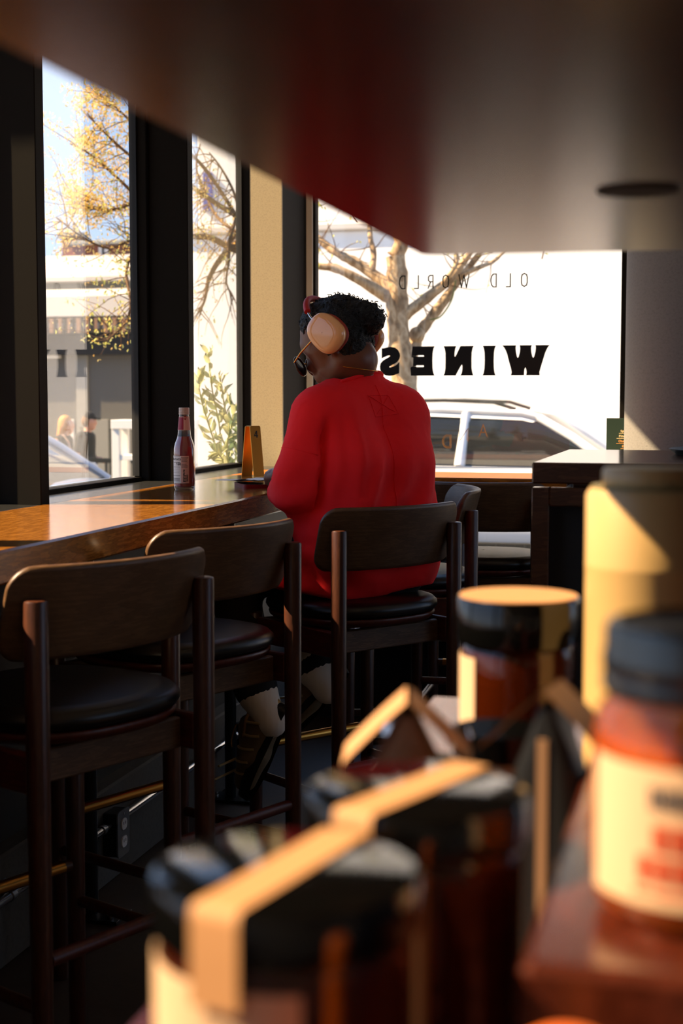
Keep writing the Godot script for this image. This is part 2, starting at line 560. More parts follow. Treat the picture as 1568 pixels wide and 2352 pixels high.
func nets(bones: Array, cell: float, k: float, change := "", s: SurfaceTool = null) -> SurfaceTool:
	if s == null:
		s = st()
	var lo := Vector3.ONE * 1e6
	var hi := -lo
	for b in bones:
		for q in 2:
			lo = lo.min(b[q] - Vector3.ONE * b[2 + q])
			hi = hi.max(b[q] + Vector3.ONE * b[2 + q])
	lo -= Vector3.ONE * (cell * 3 + k * 0.5)
	hi += Vector3.ONE * (cell * 3 + k * 0.5)
	var nx := int((hi.x - lo.x) / cell) + 2
	var ny := int((hi.y - lo.y) / cell) + 2
	var nz := int((hi.z - lo.z) / cell) + 2
	var f := PackedFloat32Array()
	f.resize(nx * ny * nz)
	f.fill(10.0)
	for b in bones:
		var pad: float = maxf(b[2], b[3]) + k + cell * 3
		var blo: Vector3 = (b[0].min(b[1]) - Vector3.ONE * pad - lo) / cell
		var bhi: Vector3 = (b[0].max(b[1]) + Vector3.ONE * pad - lo) / cell
		var ba: Vector3 = b[1] - b[0]
		var l2 := maxf(ba.length_squared(), 1e-9)
		var a: Vector3 = b[0]
		var ra: float = b[2]
		var rd: float = b[3] - b[2]
		for z in range(maxi(0, int(blo.z)), mini(nz, int(bhi.z) + 2)):
			for y in range(maxi(0, int(blo.y)), mini(ny, int(bhi.y) + 2)):
				var at := (z * ny + y) * nx
				for x in range(maxi(0, int(blo.x)), mini(nx, int(bhi.x) + 2)):
					var p := lo + Vector3(x, y, z) * cell - a
					var h := clampf(p.dot(ba) / l2, 0.0, 1.0)
					var e := (p - ba * h).length() - ra - rd * h
					var d := f[at + x]
					var g := maxf(k - absf(d - e), 0.0) / k
					f[at + x] = minf(d, e) - g * g * k * 0.25
	if change != "":
		for z in nz:
			for y in ny:
				for x in nx:
					var i := (z * ny + y) * nx + x
					if absf(f[i]) < cell * 4 + 0.04:
						f[i] = warp(change, lo + Vector3(x, y, z) * cell, f[i])
	var where := {}
	var corner := [[0, 0, 0], [1, 0, 0], [0, 1, 0], [1, 1, 0], [0, 0, 1], [1, 0, 1], [0, 1, 1], [1, 1, 1]]
	var edges := [[0, 1], [2, 3], [4, 5], [6, 7], [0, 2], [1, 3], [4, 6], [5, 7], [0, 4], [1, 5], [2, 6], [3, 7]]
	var off := [0, 1, nx, nx + 1, nx * ny, nx * ny + 1, nx * ny + nx, nx * ny + nx + 1]
	for z in nz - 1:
		for y in ny - 1:
			var at := (z * ny + y) * nx
			for x in nx - 1:
				var i := at + x
				var inside := 0
				for c in 8:
					if f[i + off[c]] < 0.0:
						inside += 1
				if inside == 0 or inside == 8:
					continue
				var sum := Vector3.ZERO
				var cnt := 0
				for ed in edges:
					var v0 := f[i + off[ed[0]]]
					var v1 := f[i + off[ed[1]]]
					if (v0 < 0.0) != (v1 < 0.0):
						var t := v0 / (v0 - v1)
						var c0: Array = corner[ed[0]]
						var c1: Array = corner[ed[1]]
						sum += Vector3(c0[0], c0[1], c0[2]).lerp(Vector3(c1[0], c1[1], c1[2]), t)
						cnt += 1
				var gr := Vector3(f[i + 1] - f[i] + f[i + off[7]] - f[i + off[6]], f[i + nx] - f[i] + f[i + off[7]] - f[i + off[5]], f[i + nx * ny] - f[i] + f[i + off[7]] - f[i + off[3]])
				where[i] = [lo + (Vector3(x, y, z) + sum / cnt) * cell, gr.normalized()]
	# smooth normals from the faces
	var quads := []
	for i in where:
		var x: int = i % nx
		var y: int = (i / nx) % ny
		var z: int = i / (nx * ny)
		if x > 0 and y > 0 and (f[i] < 0.0) != (f[i + nx * ny] < 0.0):
			quads.append([i - 1 - nx, i - nx, i, i - 1])
		if x > 0 and z > 0 and (f[i] < 0.0) != (f[i + nx] < 0.0):
			quads.append([i - 1 - nx * ny, i - nx * ny, i, i - 1])
		if y > 0 and z > 0 and (f[i] < 0.0) != (f[i + 1] < 0.0):
			quads.append([i - nx - nx * ny, i - nx * ny, i, i - nx])
	var nor := {}
	for q in quads:
		if not (where.has(q[0]) and where.has(q[1]) and where.has(q[2]) and where.has(q[3])):
			continue
		var n: Vector3 = (where[q[2]][0] - where[q[0]][0]).cross(where[q[3]][0] - where[q[1]][0])
		if n.dot(where[q[0]][1] + where[q[2]][1] + where[q[1]][1] + where[q[3]][1]) < 0.0:
			n = -n
		for c in 4:
			nor[q[c]] = nor.get(q[c], Vector3.ZERO) + n
	for q in quads:
		if not (nor.has(q[0]) and nor.has(q[1]) and nor.has(q[2]) and nor.has(q[3])):
			continue
		var p := [where[q[0]][0], where[q[1]][0], where[q[2]][0], where[q[3]][0]]
		var n := [nor[q[0]].normalized(), nor[q[1]].normalized(), nor[q[2]].normalized(), nor[q[3]].normalized()]
		tri(s, p[0], p[1], p[2], n[0], n[1], n[2])
		tri(s, p[0], p[2], p[3], n[0], n[2], n[3])
	return s

# lettering: a flat text of given height, baseline left at the origin, in the xy plane facing +z
func text_mesh(words: String, size: float, font := "Droid Sans", deep := 0.0005, weight := 400) -> ArrayMesh:
	var t := TextMesh.new()
	var fo := SystemFont.new()
	fo.font_names = PackedStringArray([font])
	fo.font_weight = weight
	t.font = fo
	t.font_size = 64
	t.pixel_size = size / 64.0
	t.depth = deep
	t.text = words
	t.horizontal_alignment = HORIZONTAL_ALIGNMENT_LEFT
	t.vertical_alignment = VERTICAL_ALIGNMENT_BOTTOM
	var a := ArrayMesh.new()
	a.add_surface_from_arrays(Mesh.PRIMITIVE_TRIANGLES, t.get_mesh_arrays())
	return a

# the same wrapped round a cylinder of radius r about y; x becomes the angle, a0 where x is zero
func bent_text(words: String, size: float, r: float, y: float, a0: float, upright := false, font := "Droid Sans", weight := 400, tilt := 0.0) -> ArrayMesh:
	var src := text_mesh(words, size, font, 0.0004, weight).surface_get_arrays(0)
	var v: PackedVector3Array = src[Mesh.ARRAY_VERTEX]
	var nn: PackedVector3Array = src[Mesh.ARRAY_NORMAL]
	for i in v.size():
		var p := v[i]
		var q := Vector2(p.x, p.y)
		if upright:
			q = Vector2(-p.y, p.x)
		var a := a0 - q.x / r
		v[i] = Vector3(cos(a) * (r + p.z), y + q.y, sin(a) * (r + p.z))
		nn[i] = Vector3(cos(a), 0, sin(a))
	src[Mesh.ARRAY_VERTEX] = v
	src[Mesh.ARRAY_NORMAL] = nn
	src[Mesh.ARRAY_TANGENT] = null
	var m := ArrayMesh.new()
	m.add_surface_from_arrays(Mesh.PRIMITIVE_TRIANGLES, src)
	return m

# ------------------------------------------------------------------ room
const FIN := 1.044
func shell() -> void:
	flat_struct(box_between(st(), Vector3(-1.86, -0.25, -5.86), Vector3(3.7, 0.0, 3.2)), "floor", "concrete_floor", "dark polished concrete floor")
	flat_struct(box_between(st(), Vector3(-1.86, 3.5, -5.86), Vector3(3.7, 3.75, 3.2)), "ceiling", "ceiling_paint", "dark painted ceiling")
	var wr := structure("wall_right", "plain warm white wall with street windows")
	part(box_between(st(), Vector3(3.5, 0.0, -5.60), Vector3(3.7, 0.9, 3.2)), "lower_wall", "room_paint", wr)
	part(box_between(st(), Vector3(3.5, 2.9, -5.60), Vector3(3.7, 3.5, 3.2)), "upper_wall", "room_paint", wr)
	for q in [[-5.60, -4.6], [-3.1, -2.9], [-1.4, 3.2]]:
		part(box_between(st(), Vector3(3.5, 0.9, q[0]), Vector3(3.7, 2.9, q[1])), "pier", "room_paint", wr)
	for q in [[-4.6, -3.1, 10], [-2.9, -1.4, 11]]:
		var o := structure("window_%d" % q[2], "street window in the side wall")
		part(box_between(st(), Vector3(3.59, 0.9, q[0]), Vector3(3.594, 2.9, q[1])), "pane", "glass", o)
		for zz in [q[0] + 0.02, (q[0] + q[1]) * 0.5, q[1] - 0.02]:
			part(box_between(st(), Vector3(3.56, 0.9, zz - 0.02), Vector3(3.62, 2.9, zz + 0.02)), "mullion", "bronze", o)
	flat_struct(box_between(st(), Vector3(-1.86, 0.0, 3.0), Vector3(3.5, 3.5, 3.2)), "wall_back", "room_paint", "plain warm white back wall")
	# left wall: curb, dark panel below the counter, header above the glass, tan plaster pier next to the corner
	var w := structure("wall_left", "window wall with low concrete curb and a tan plaster pier")
	part(box_between(st(), Vector3(-1.86, 0.0, -5.64), Vector3(-1.55, 0.265, 3.0), 0.006), "curb", "curb_concrete", w, "rough concrete curb")
	part(box_between(st(), Vector3(-1.86, 0.265, -5.64), Vector3(-1.60, 1.03, 3.0)), "lower_panel", "dark_metal_panel", w)
	part(box_between(st(), Vector3(-1.86, 2.88, -5.60), Vector3(-1.60, 3.5, -2.182)), "header", "dark_wall", w)
	part(box_between(st(), Vector3(-1.86, 3.25, -2.182), Vector3(-1.60, 3.5, 3.0)), "header", "dark_wall", w)
	# pier at the end of the window row
	part(box_between(st(), Vector3(-1.772, 1.03, -5.604), Vector3(-1.715, 2.88, -5.314)), "pier_core", "bronze", w)
	part(box_between(st(), Vector3(-1.715, 1.03, -5.307), Vector3(-1.587, 2.88, -5.297), 0.001), "pier", "tan_plaster", w, "tan plaster pier")
	part(box_between(st(), Vector3(-1.715, 1.03, -5.604), Vector3(-1.587, 2.88, -5.307)), "corner_cladding", "bronze", w)
	# left windows: bays between steel fins
	for i in 6:
		var z0: float = -5.314 + FIN * (i if i < 5 else 6)
		var z1: float = -4.317 + FIN * (i if i < 4 else i + 1)
		var o := structure("window_%d" % (i + 1), "tall street window in a dark frame")
		var top := 2.88 if i < 3 else 3.25
		if i == 0:
			part(box_between(st(), Vector3(-1.757, 2.72, z0 + 0.02), Vector3(-1.66, 2.87, z1), 0.01), "sun_cut_box", "bronze", o, "box added to cut off the high sun")  # added box, lowers the edge of the sun on the column
		var fr := st()
		box_between(fr, Vector3(-1.764, 1.045, z0), Vector3(-1.715, top, z0 + 0.018), 0.002)
		box_between(fr, Vector3(-1.764, 1.045, z1 - 0.018), Vector3(-1.715, top, z1), 0.002)
		box_between(fr, Vector3(-1.80, 1.045, z0 + 0.018), Vector3(-1.737, 1.062, z1 - 0.018), 0.002)
		box_between(fr, Vector3(-1.764, top - 0.04, z0 + 0.018), Vector3(-1.737, top, z1 - 0.018), 0.002)
		part(fr, "frame", "bronze", o)
		for zz in [z0 + 0.022, z1 - 0.022]:
			part(box_between(st(), Vector3(-1.768, 1.065, zz - 0.004), Vector3(-1.745, top - 0.04, zz + 0.004)), "gasket", "gasket", o)
		part(box_between(st(), Vector3(-1.762, 1.065, z0 + 0.018), Vector3(-1.758, top - 0.04, z1 - 0.018)), "pane", "glass", o)
		part(box_between(st(), Vector3(-1.737, 1.03, z0 - 0.0), Vector3(-1.585, 1.049, z1), 0.002), "sill", "sill_metal", o)
	for k in [0, 1, 2, 3, 5, 6]:
		var z: float = -4.2935 + FIN * k
		var t := structure("trim_%d" % ((k as int) + 1), "dark steel fin between the street windows")
		part(box_between(st(), Vector3(-1.715, 1.03, z - 0.0235), Vector3(-1.585, (2.88 if k < 3 else 3.25), z + 0.0235), 0.002), "fin", "bronze", t)
		part(box_between(st(), Vector3(-1.764, 1.03, z - 0.0235), Vector3(-1.715, (2.88 if k < 3 else 3.25), z + 0.0235), 0.0), "backing", "bronze", t)
	# far wall
	var f := structure("wall_far", "storefront wall with a low curb")
	part(box_between(st(), Vector3(-1.86, 0.0, -5.86), Vector3(3.7, 0.36, -5.64)), "curb", "dark_wall", f)
	part(box_between(st(), Vector3(-1.86, 0.36, -5.86), Vector3(3.7, 0.39, -5.50), 0.003), "curb_cap", "sill_white", f, "pale sill on the curb")
	part(box_between(st(), Vector3(-1.86, 2.88, -5.86), Vector3(3.7, 3.5, -5.60)), "header", "dark_wall", f)
	part(box_between(st(), Vector3(3.3, 0.39, -5.86), Vector3(3.7, 2.88, -5.60)), "side_pier", "dark_wall", f)
	var t9 := structure("trim_9", "dark corner post of the storefront")
	part(box_between(st(), Vector3(-1.86, 0.39, -5.70), Vector3(-1.585, 2.88, -5.604), 0.002), "corner_post", "bronze", t9)
	part(box_between(st(), Vector3(-1.585, 0.39, -5.69), Vector3(-1.560, 2.88, -5.628), 0.001), "stop", "sill_white", t9)
	for q in [[-1.560, -0.334, 8], [0.36, 3.255, 9]]:
		var o := structure("window_%d" % q[2], "wide storefront window with lettering" if q[2] == 8 else "wide storefront window")
		var fr := st()
		box_between(fr, Vector3(q[0], 0.39, -5.69), Vector3(q[0] + 0.010, 2.88, -5.64), 0.002)
		box_between(fr, Vector3(q[1], 0.39, -5.69), Vector3(q[1] + 0.045, 2.88, -5.60), 0.002)
		box_between(fr, Vector3(q[0] + 0.010, 0.39, -5.69), Vector3(q[1], 0.42, -5.64), 0.002)
		box_between(fr, Vector3(q[0] + 0.010, 2.83, -5.69), Vector3(q[1], 2.88, -5.64), 0.002)
		part(fr, "frame", "bronze", o)
		part(box_between(st(), Vector3(q[0] + 0.010, 0.42, -5.662), Vector3(q[1], 2.83, -5.658)), "pane", "glass", o)
	part(box_between(st(), Vector3(-0.289, 0.39, -5.86), Vector3(0.36, 2.88, -5.60)), "mid_pier", "dark_wall", f)
	# concrete column
	var c := st()
	lathe(c, [Vector2(0, 0), Vector2(0.30, 0), Vector2(0.30, 3.5), Vector2(0, 3.5)], 72)
	var col := lone(c, "column", "concrete", "round cast concrete column beside the storefront window", "column", Vector3(0.006, 0, -5.22))
	col.set_meta("kind", "structure")

func counters() -> void:
	# long counter on the left and its return under the far window
	var a := thing("window_counter", "long glossy brown wooden counter under the tall street windows", "counter", Vector3(-1.38, 0, -1.9))
	part(box_between(st(), Vector3(-0.203, COUNTER - 0.06, -2.75), Vector3(0.21, COUNTER, 4.5), 0.004), "worktop", "counter_wood", a)
	for z in [-4.387, -3.286, -2.19, -1.09, 0.0, 1.1]:
		var lg := part(cyl(st(), Vector3(-0.115, 0.008, z + 1.9), Vector3(-0.115, COUNTER - 0.06, z + 1.9), 0.019, 14), "leg", "post_steel", a)
		var pl := st()
		box(pl, Vector3(-0.10, 0.005, z + 1.9), Vector3(0.15, 0.01, 0.10), 0.001)
		part(pl, "base_plate", "post_steel", lg)
		for dx in [-0.155, -0.05]:
			var bo := cyl(st(), Vector3(dx, 0.01, z + 1.9 + 0.028), Vector3(dx, 0.022, z + 1.9 + 0.028), 0.009, 6, 0.001)
			cyl(bo, Vector3(dx, 0.022, z + 1.9 + 0.028), Vector3(dx, 0.030, z + 1.9 + 0.028), 0.005, 8, 0.001)
			part(bo, "bolt", "steel", lg)
	var b := thing("window_counter", "wooden counter return below the storefront lettering", "counter", Vector3(-0.9, 0, -4.85))
	part(box_between(st(), Vector3(-0.683, COUNTER - 0.06, -0.17), Vector3(0.58, COUNTER, 0.199), 0.004), "worktop", "counter_wood_return", b)
	part(box_between(st(), Vector3(-0.683, COUNTER - 0.05, -0.775), Vector3(0.56, COUNTER - 0.01, -0.17), 0.002), "sill_board", "sill_white", b, "white sill board against the glass")
	part(cyl(st(), Vector3(0.5, 0.0, -0.1), Vector3(0.5, COUNTER - 0.06, -0.1), 0.019, 14), "leg", "post_steel", b)
	# sockets and conduit on the curb
	var zs := [-4.619, -3.525, -2.43]
	for i in 3:
		var o := thing("socket_box", ["steel double socket box on the curb below the guest's stool", "steel double socket box on the curb below the empty stools", "steel double socket box on the curb under the near end of the counter"][i], "socket", Vector3(-1.5495, 0.145, zs[i]), 0, "socket boxes on the curb")
		part(box(st(), Vector3(0.02, 0, 0), Vector3(0.04, 0.118, 0.074), 0.003), "back_box", "post_steel", o)
		part(prism(st(), round_rect(0.08, 0.126, 0.012), 0.0, 0.004, Transform3D(Basis(Vector3.UP, PI / 2), Vector3(0.04, 0, 0))), "cover_plate", "steel", o)
		for dy in [0.024, -0.024]:
			var r := part(prism(st(), round_rect(0.034, 0.03, 0.012), 0.0, 0.003, Transform3D(Basis(Vector3.UP, PI / 2), Vector3(0.044, dy, 0))), "socket_face", "paper", o)
			var sl := st()
			for dz in [-0.006, 0.006]:
				box(sl, Vector3(0.0471, dy + 0.003, dz), Vector3(0.001, 0.008, 0.002))
			part(sl, "slot", "ink", r)
		part(cyl(st(), Vector3(0.044, 0.052, 0), Vector3(0.0465, 0.052, 0), 0.004, 8), "screw", "chrome", o)
	for i in 3:
		var z1: float = zs[i] + 0.037
		var z2: float = (zs[i + 1] - 0.037) if i < 2 else -0.6
		var o := thing("conduit", ["shiny metal conduit between the far socket boxes", "shiny metal conduit between the socket boxes below empty stools", "shiny metal conduit running on past the last socket box"][i], "conduit", Vector3(-1.535, 0.175, z1))
		part(tube(st(), [Vector3(0.006, 0, 0), Vector3(0.006, 0, z2 - z1)], 0.011, 12), "pipe", "chrome", o)
		for zc in [0.05, (z2 - z1) * 0.55]:
			var cl := st()
			box(cl, Vector3(-0.012, 0.012, zc), Vector3(0.004, 0.05, 0.018), 0.001)
			cyl(cl, Vector3(0.006, 0, zc - 0.009), Vector3(0.006, 0, zc + 0.009), 0.0135, 12)
			part(cl, "clip", "steel", o)

# ------------------------------------------------------------------ stools
func seat_ring(a: float, b: float, y: float, n := 48, e := 2.5) -> Array:
	var r := []
	for j in n:
		var t := TAU * j / n
		var c := cos(t)
		var s := sin(t)
		r.append(Vector3(a * signf(c) * pow(absf(c), 2.0 / e), y, b * signf(s) * pow(absf(s), 2.0 / e)))
	return r

func backrest() -> SurfaceTool:
	var s := st()
	var w := 0.238
	var hh := 0.082
	var rc := 0.042
	var R := 0.43
	var th := 0.0105
	var rows := []
	var us := [-1.0, -0.998, -0.99, -0.97, -0.94, -0.9, -0.86]
	for i in range(-8, 9):
		us.append(i / 10.0)
	us += [0.86, 0.9, 0.94, 0.97, 0.99, 0.998, 1.0]
	for iu in us.size():
		var x: float = us[iu] * w
		var over := maxf(0.0, absf(x) - (w - rc))
		var h := hh - rc + sqrt(maxf(0.0, rc * rc - over * over))
		var ang := x / R
		var k := 1.0
		if iu == 0 or iu == us.size() - 1:
			k = 0.02
		elif iu == 1 or iu == us.size() - 2:
			k = 0.7
		var row := []
		var sec := []
		for q in [[-1.0, -1.0], [0.0, -1.0], [1.0, -1.0]]:
			pass
		for v in [-1.0, -0.5, 0.0, 0.5, 1.0]:
			sec.append([v * (h - th), -th])
		sec.append([h - th * 0.3, -th * 0.7])
		sec.append([h, 0.0])
		sec.append([h - th * 0.3, th * 0.7])
		for v in [1.0, 0.5, 0.0, -0.5, -1.0]:
			sec.append([v * (h - th), th])
		sec.append([-h + th * 0.3, th * 0.7])
		sec.append([-h, 0.0])
		sec.append([-h + th * 0.3, -th * 0.7])
		for q in sec:
			var rad: float = R + q[1] * k
			var y: float = q[0] * (1.0 if k > 0.5 else 0.97)
			row.append(Vector3(sin(ang) * rad, 0.958 + y, 0.205 - R + cos(ang) * rad + y * 0.27))
		rows.append(row)
	return grid(s, rows, true, Vector3(0, 0.958, 0.15))

func make_stool(label: String, at: Vector3, yaw: float) -> Node3D:
	var o := thing("bar_stool", label, "bar stool", at, deg_to_rad(yaw), "walnut bar stools with black seats")
	part(backrest(), "backrest", "panel_wood", o)
	for sx in [-1.0, 1.0]:
		var x: float = 0.195 * sx
		part(cyl(st(), Vector3(x, 0, 0.19), Vector3(x, 0.985, 0.19), 0.017, 20, 0.005, 0.0205), "rear_leg", "stool_wood", o)
		part(cyl(st(), Vector3(x, 0, -0.17), Vector3(x, 0.74, -0.17), 0.0165, 20, 0.003, 0.0205), "front_leg", "stool_wood", o)
		part(box_between(st(), Vector3(x - 0.010, 0.662, -0.152), Vector3(x + 0.010, 0.728, 0.172), 0.003), "side_rail", "rail_wood", o)
		part(cyl(st(), Vector3(x, 0.30, -0.155), Vector3(x, 0.30, 0.175), 0.0115, 12), "side_rung", "stool_wood", o)
	part(box_between(st(), Vector3(-0.178, 0.664, -0.178), Vector3(0.178, 0.722, -0.160), 0.003), "front_rail", "panel_wood", o)
	part(box_between(st(), Vector3(-0.178, 0.664, 0.13), Vector3(0.178, 0.722, 0.148), 0.003), "back_rail", "panel_wood", o)
	part(cyl(st(), Vector3(-0.178, 0.38, 0.19), Vector3(0.178, 0.38, 0.19), 0.0125, 12), "rear_rung", "rail_wood", o)
	var fr := part(cyl(st(), Vector3(-0.178, 0.375, -0.17), Vector3(0.178, 0.375, -0.17), 0.0125, 12), "foot_rest", "stool_wood", o)
	var cap := st()
	var rows := []
	for i in 2:
		var row := []
		for j in 9:
			var a := -0.4 + (PI + 0.8) * j / 8.0
			row.append(Vector3(-0.16 + 0.32 * i, 0.375 + sin(a) * 0.0138, -0.17 + cos(a) * 0.0138))
		rows.append(row)
	grid(cap, rows, false, Vector3(0, 0.37, -0.17))
	part(cap, "brass_cover", "brass", fr, "brass strip on the foot rest")
	var rim := st()
	rows = []
	for q in [[0.02, 0.725], [0.165, 0.725], [0.196, 0.731], [0.207, 0.741], [0.209, 0.749], [0.203, 0.752], [0.02, 0.752]]:
		rows.append(seat_ring(q[0], q[0] * 0.98, q[1]))
	grid(rim, rows, true, Vector3(0, 0.738, 0))
	part(rim, "seat_board", "rail_wood", o)
	var cu := st()
	rows = []
	for q in [[0.195, 0.752], [0.210, 0.757], [0.216, 0.767], [0.215, 0.777], [0.205, 0.787], [0.185, 0.792], [0.182, 0.7915], [0.14, 0.796], [0.08, 0.798], [0.004, 0.799]]:
		rows.append(seat_ring(q[0], q[0] * 0.98, q[1]))
	grid(cu, rows, true, Vector3(0, 0.77, 0))
	part(cu, "cushion", "leather", o, "black leather cushion")
	return o

func stools() -> void:
	make_stool("empty walnut stool, its curved back beside the sunlit end of the counter", Vector3(-1.145, 0, -2.367), 66.1)
	make_stool("empty walnut stool between the guest's stool and the sunlit counter end", Vector3(-1.164, 0, -3.016), 66.0)
	make_stool("walnut stool on which the guest in red sits", Vector3(-0.917, 0, -3.697), 53.0)
	make_stool("walnut stool behind the guest, turned sideways with a blue sheen on its back", Vector3(-0.90, 0, -4.285), 104.4)
	make_stool("walnut stool facing the storefront window below the lettering", Vector3(-0.735, 0, -4.815), 2.0)
	make_stool("walnut stool tucked under the near end of the counter", Vector3(-1.19, 0, -1.56), 72.0)

# ------------------------------------------------------------------ street
func street() -> void:
	var g := structure("floor_street", "street and pavement outside")
	part(box_between(st(), Vector3(-60, STREET - 0.4, -60), Vector3(40, STREET - 0.12, 30)), "roadway", "asphalt", g)
	part(box_between(st(), Vector3(-4.6, STREET - 0.12, -9.6), Vector3(12, STREET, -5.86), 0.01), "storefront_pavement", "sidewalk", g)
	part(box_between(st(), Vector3(-4.6, STREET - 0.12, -5.86), Vector3(-1.86, STREET, 12), 0.01), "side_pavement", "sidewalk", g)
	part(box_between(st(), Vector3(-12, STREET - 0.12, -22.0), Vector3(16, STREET, -17.3), 0.01), "far_pavement", "sidewalk", g)
	part(box_between(st(), Vector3(-1.86, STREET, -5.86), Vector3(3.7, -0.25, 3.2)), "foundation", "sidewalk", g)
	# slab added out of view to block the sun from one window bay
	var cp := thing("sun_blocker", "flat steel slab added out of view to keep the sun off one window bay", "sun_blocker", Vector3(-1.86, 2.88, -3.55))
	part(box_between(st(), Vector3(-1.45, 0.0, -0.62), Vector3(0.0, 0.06, 0.58), 0.004), "deck", "bronze", cp)
	part(box_between(st(), Vector3(-1.47, -0.04, -0.64), Vector3(-1.45, 0.10, 0.60), 0.002), "fascia", "bronze", cp)
	for z in [-0.55, 0.5]:
		part(tube(st(), [Vector3(-1.3, 0.06, z), Vector3(0.0, 0.55, z)], 0.012, 8), "tie_rod", "post_steel", cp)
	var lg := thing("added_sun_ledge", "narrow steel ledge added out of view to keep the sun off the cabinet", "added_shade", Vector3(-1.86, 2.88, -2.4))  # added ledge, unseen, shades the cabinet from the sun
	part(box_between(st(), Vector3(-0.62, 0.0, -0.55), Vector3(0.0, 0.05, 0.75), 0.004), "deck", "bronze", lg)
	for z in [-0.4, 0.6]:
		part(tube(st(), [Vector3(-0.55, 0.05, z), Vector3(0.0, 0.35, z)], 0.01, 8), "tie_rod", "post_steel", lg)
	# white building across the street
	var b := thing("white_building", "large white stucco building across the street", "building", Vector3(4, STREET, -26))
	part(box_between(st(), Vector3(-12.3, 0, -4), Vector3(14, 4.42, 4.0), 0.02), "wall", "white_stucco", b)
	part(box_between(st(), Vector3(-12.4, 4.42, -4.1), Vector3(14.1, 4.54, 4.08), 0.02), "cornice", "house_pale", b)
	part(box_between(st(), Vector3(-12.0, 4.54, -4), Vector3(14, 8.6, 3.96), 0.02), "upper_storey", "white_stucco", b)
	part(box_between(st(), Vector3(-12.2, 8.6, -4.1), Vector3(14.1, 8.8, 3.55), 0.02), "parapet", "house_pale", b)
	part(box_between(st(), Vector3(-11.9, 4.8, 3.96), Vector3(-11.75, 5.4, 4.02), 0.005), "blue_sign", "sign_blue", b, "small blue sign")
	# dark shop front with a striped awning
	b = thing("shop_front", "dark single-storey shop front with a striped awning", "building", Vector3(-13.2, STREET, -23))
	part(box_between(st(), Vector3(-3.6, 0, -4), Vector3(4.0, 3.0, 0.0), 0.01), "wall", "facade_dark", b)
	part(box_between(st(), Vector3(2.62, 0, 0.0), Vector3(2.83, 2.55, 0.06), 0.005), "pilaster", "facade_panel", b)
	part(box_between(st(), Vector3(2.86, 0, 0.0), Vector3(3.2, 1.45, 0.05), 0.005), "door_panel", "facade_panel", b)
	part(box_between(st(), Vector3(2.5, 0, 0.0), Vector3(2.56, 1.45, 0.05), 0.005), "door_jamb", "house_pale", b)
	part(box_between(st(), Vector3(1.9, 2.5, 0.0), Vector3(2.32, 2.75, 0.08), 0.005), "shop_sign", "white_paint", b, "white shop sign")
	part(box_between(st(), Vector3(-3.6, 2.55, 0.05), Vector3(4.0, 2.9, 0.2), 0.005), "soffit", "awning_dark", b)
	part(box_between(st(), Vector3(-3.6, 3.15, -0.8), Vector3(4.0, 3.55, 0.3), 0.01), "fascia", "house_pale", b)
	var n := 0
	for i in 44:
		var x := 0.35 + i * 0.083
		part(box_between(st(), Vector3(x, 2.92, 0.30), Vector3(x + 0.05 + 0.012 * (i % 3), 3.17, 0.315)), "valance_stripe", "awning_dark" if i % 2 == 0 else "awning_tan", b)
		n += 1
	var ro := st()
	prism(ro, PackedVector2Array([Vector2(0.3, 3.17), Vector2(0.3, 3.2), Vector2(-0.9, 3.75), Vector2(-0.9, 3.7)]), -4.0, 3.6, Transform3D(Basis(Vector3(0, 0, 1), Vector3(0, 1, 0), Vector3(-1, 0, 0)), Vector3.ZERO))
	part(ro, "awning_cloth", "roof_pale", b)
	# houses behind
	b = thing("grey_house", "pale grey house with a low hip roof behind the shop front", "building", Vector3(-14, STREET, -31))
	part(box_between(st(), Vector3(-3.2, 0, -3), Vector3(3.0, 4.5, 1.0), 0.02), "wall", "house_grey", b)
	var hp := st()
	for q in [[Vector3(-3.6, 4.5, 1.4), Vector3(3.4, 4.5, 1.4), Vector3(2.0, 5.2, -1.0), Vector3(-2.2, 5.2, -1.0), Vector3(0, 1, 1)], [Vector3(3.4, 4.5, 1.4), Vector3(3.4, 4.5, -3.4), Vector3(2.0, 5.2, -1.0), Vector3(2.0, 5.2, -1.0), Vector3(1, 1, 0)], [Vector3(-3.6, 4.5, 1.4), Vector3(-3.6, 4.5, -3.4), Vector3(-2.2, 5.2, -1.0), Vector3(-2.2, 5.2, -1.0), Vector3(-1, 1, 0)], [Vector3(-3.6, 4.5, -3.4), Vector3(3.4, 4.5, -3.4), Vector3(2.0, 5.2, -1.0), Vector3(-2.2, 5.2, -1.0), Vector3(0, 1, -1)]]:
		flat_quad(hp, q[0], q[1], q[2], q[3], q[4])
	part(hp, "roof", "roof_pale", b)
	part(box_between(st(), Vector3(-3.6, 4.38, -3.4), Vector3(3.4, 4.5, 1.42), 0.01), "eaves", "house_pale", b)
	for x in [-0.5, 0.7, 1.9]:
		var w := part(box_between(st(), Vector3(x, 3.55, 1.0), Vector3(x + 0.5, 4.2, 1.04), 0.005), "window", "white_paint", b)
		part(box_between(st(), Vector3(x + 0.06, 3.6, 1.04), Vector3(x + 0.44, 4.15, 1.05)), "window_pane", "window_dark", w)
	b = thing("brick_house", "red brick house top with chimney on the skyline", "building", Vector3(-16.2, STREET, -37))
	part(box_between(st(), Vector3(-0.5, 0, -3), Vector3(0.85, 5.9, 0.9), 0.02), "wall", "brick_red", b)
	part(box_between(st(), Vector3(-0.65, 5.9, -3.1), Vector3(0.98, 6.02, 1.05), 0.02), "roof", "house_grey", b)
	var ch := part(box_between(st(), Vector3(-1.0, 0, 0.0), Vector3(-0.52, 6.15, 0.5), 0.02), "chimney", "brick_red", b)
	part(box_between(st(), Vector3(-1.08, 6.15, -0.08), Vector3(-0.44, 6.33, 0.58), 0.02), "chimney_cap", "house_grey", ch)
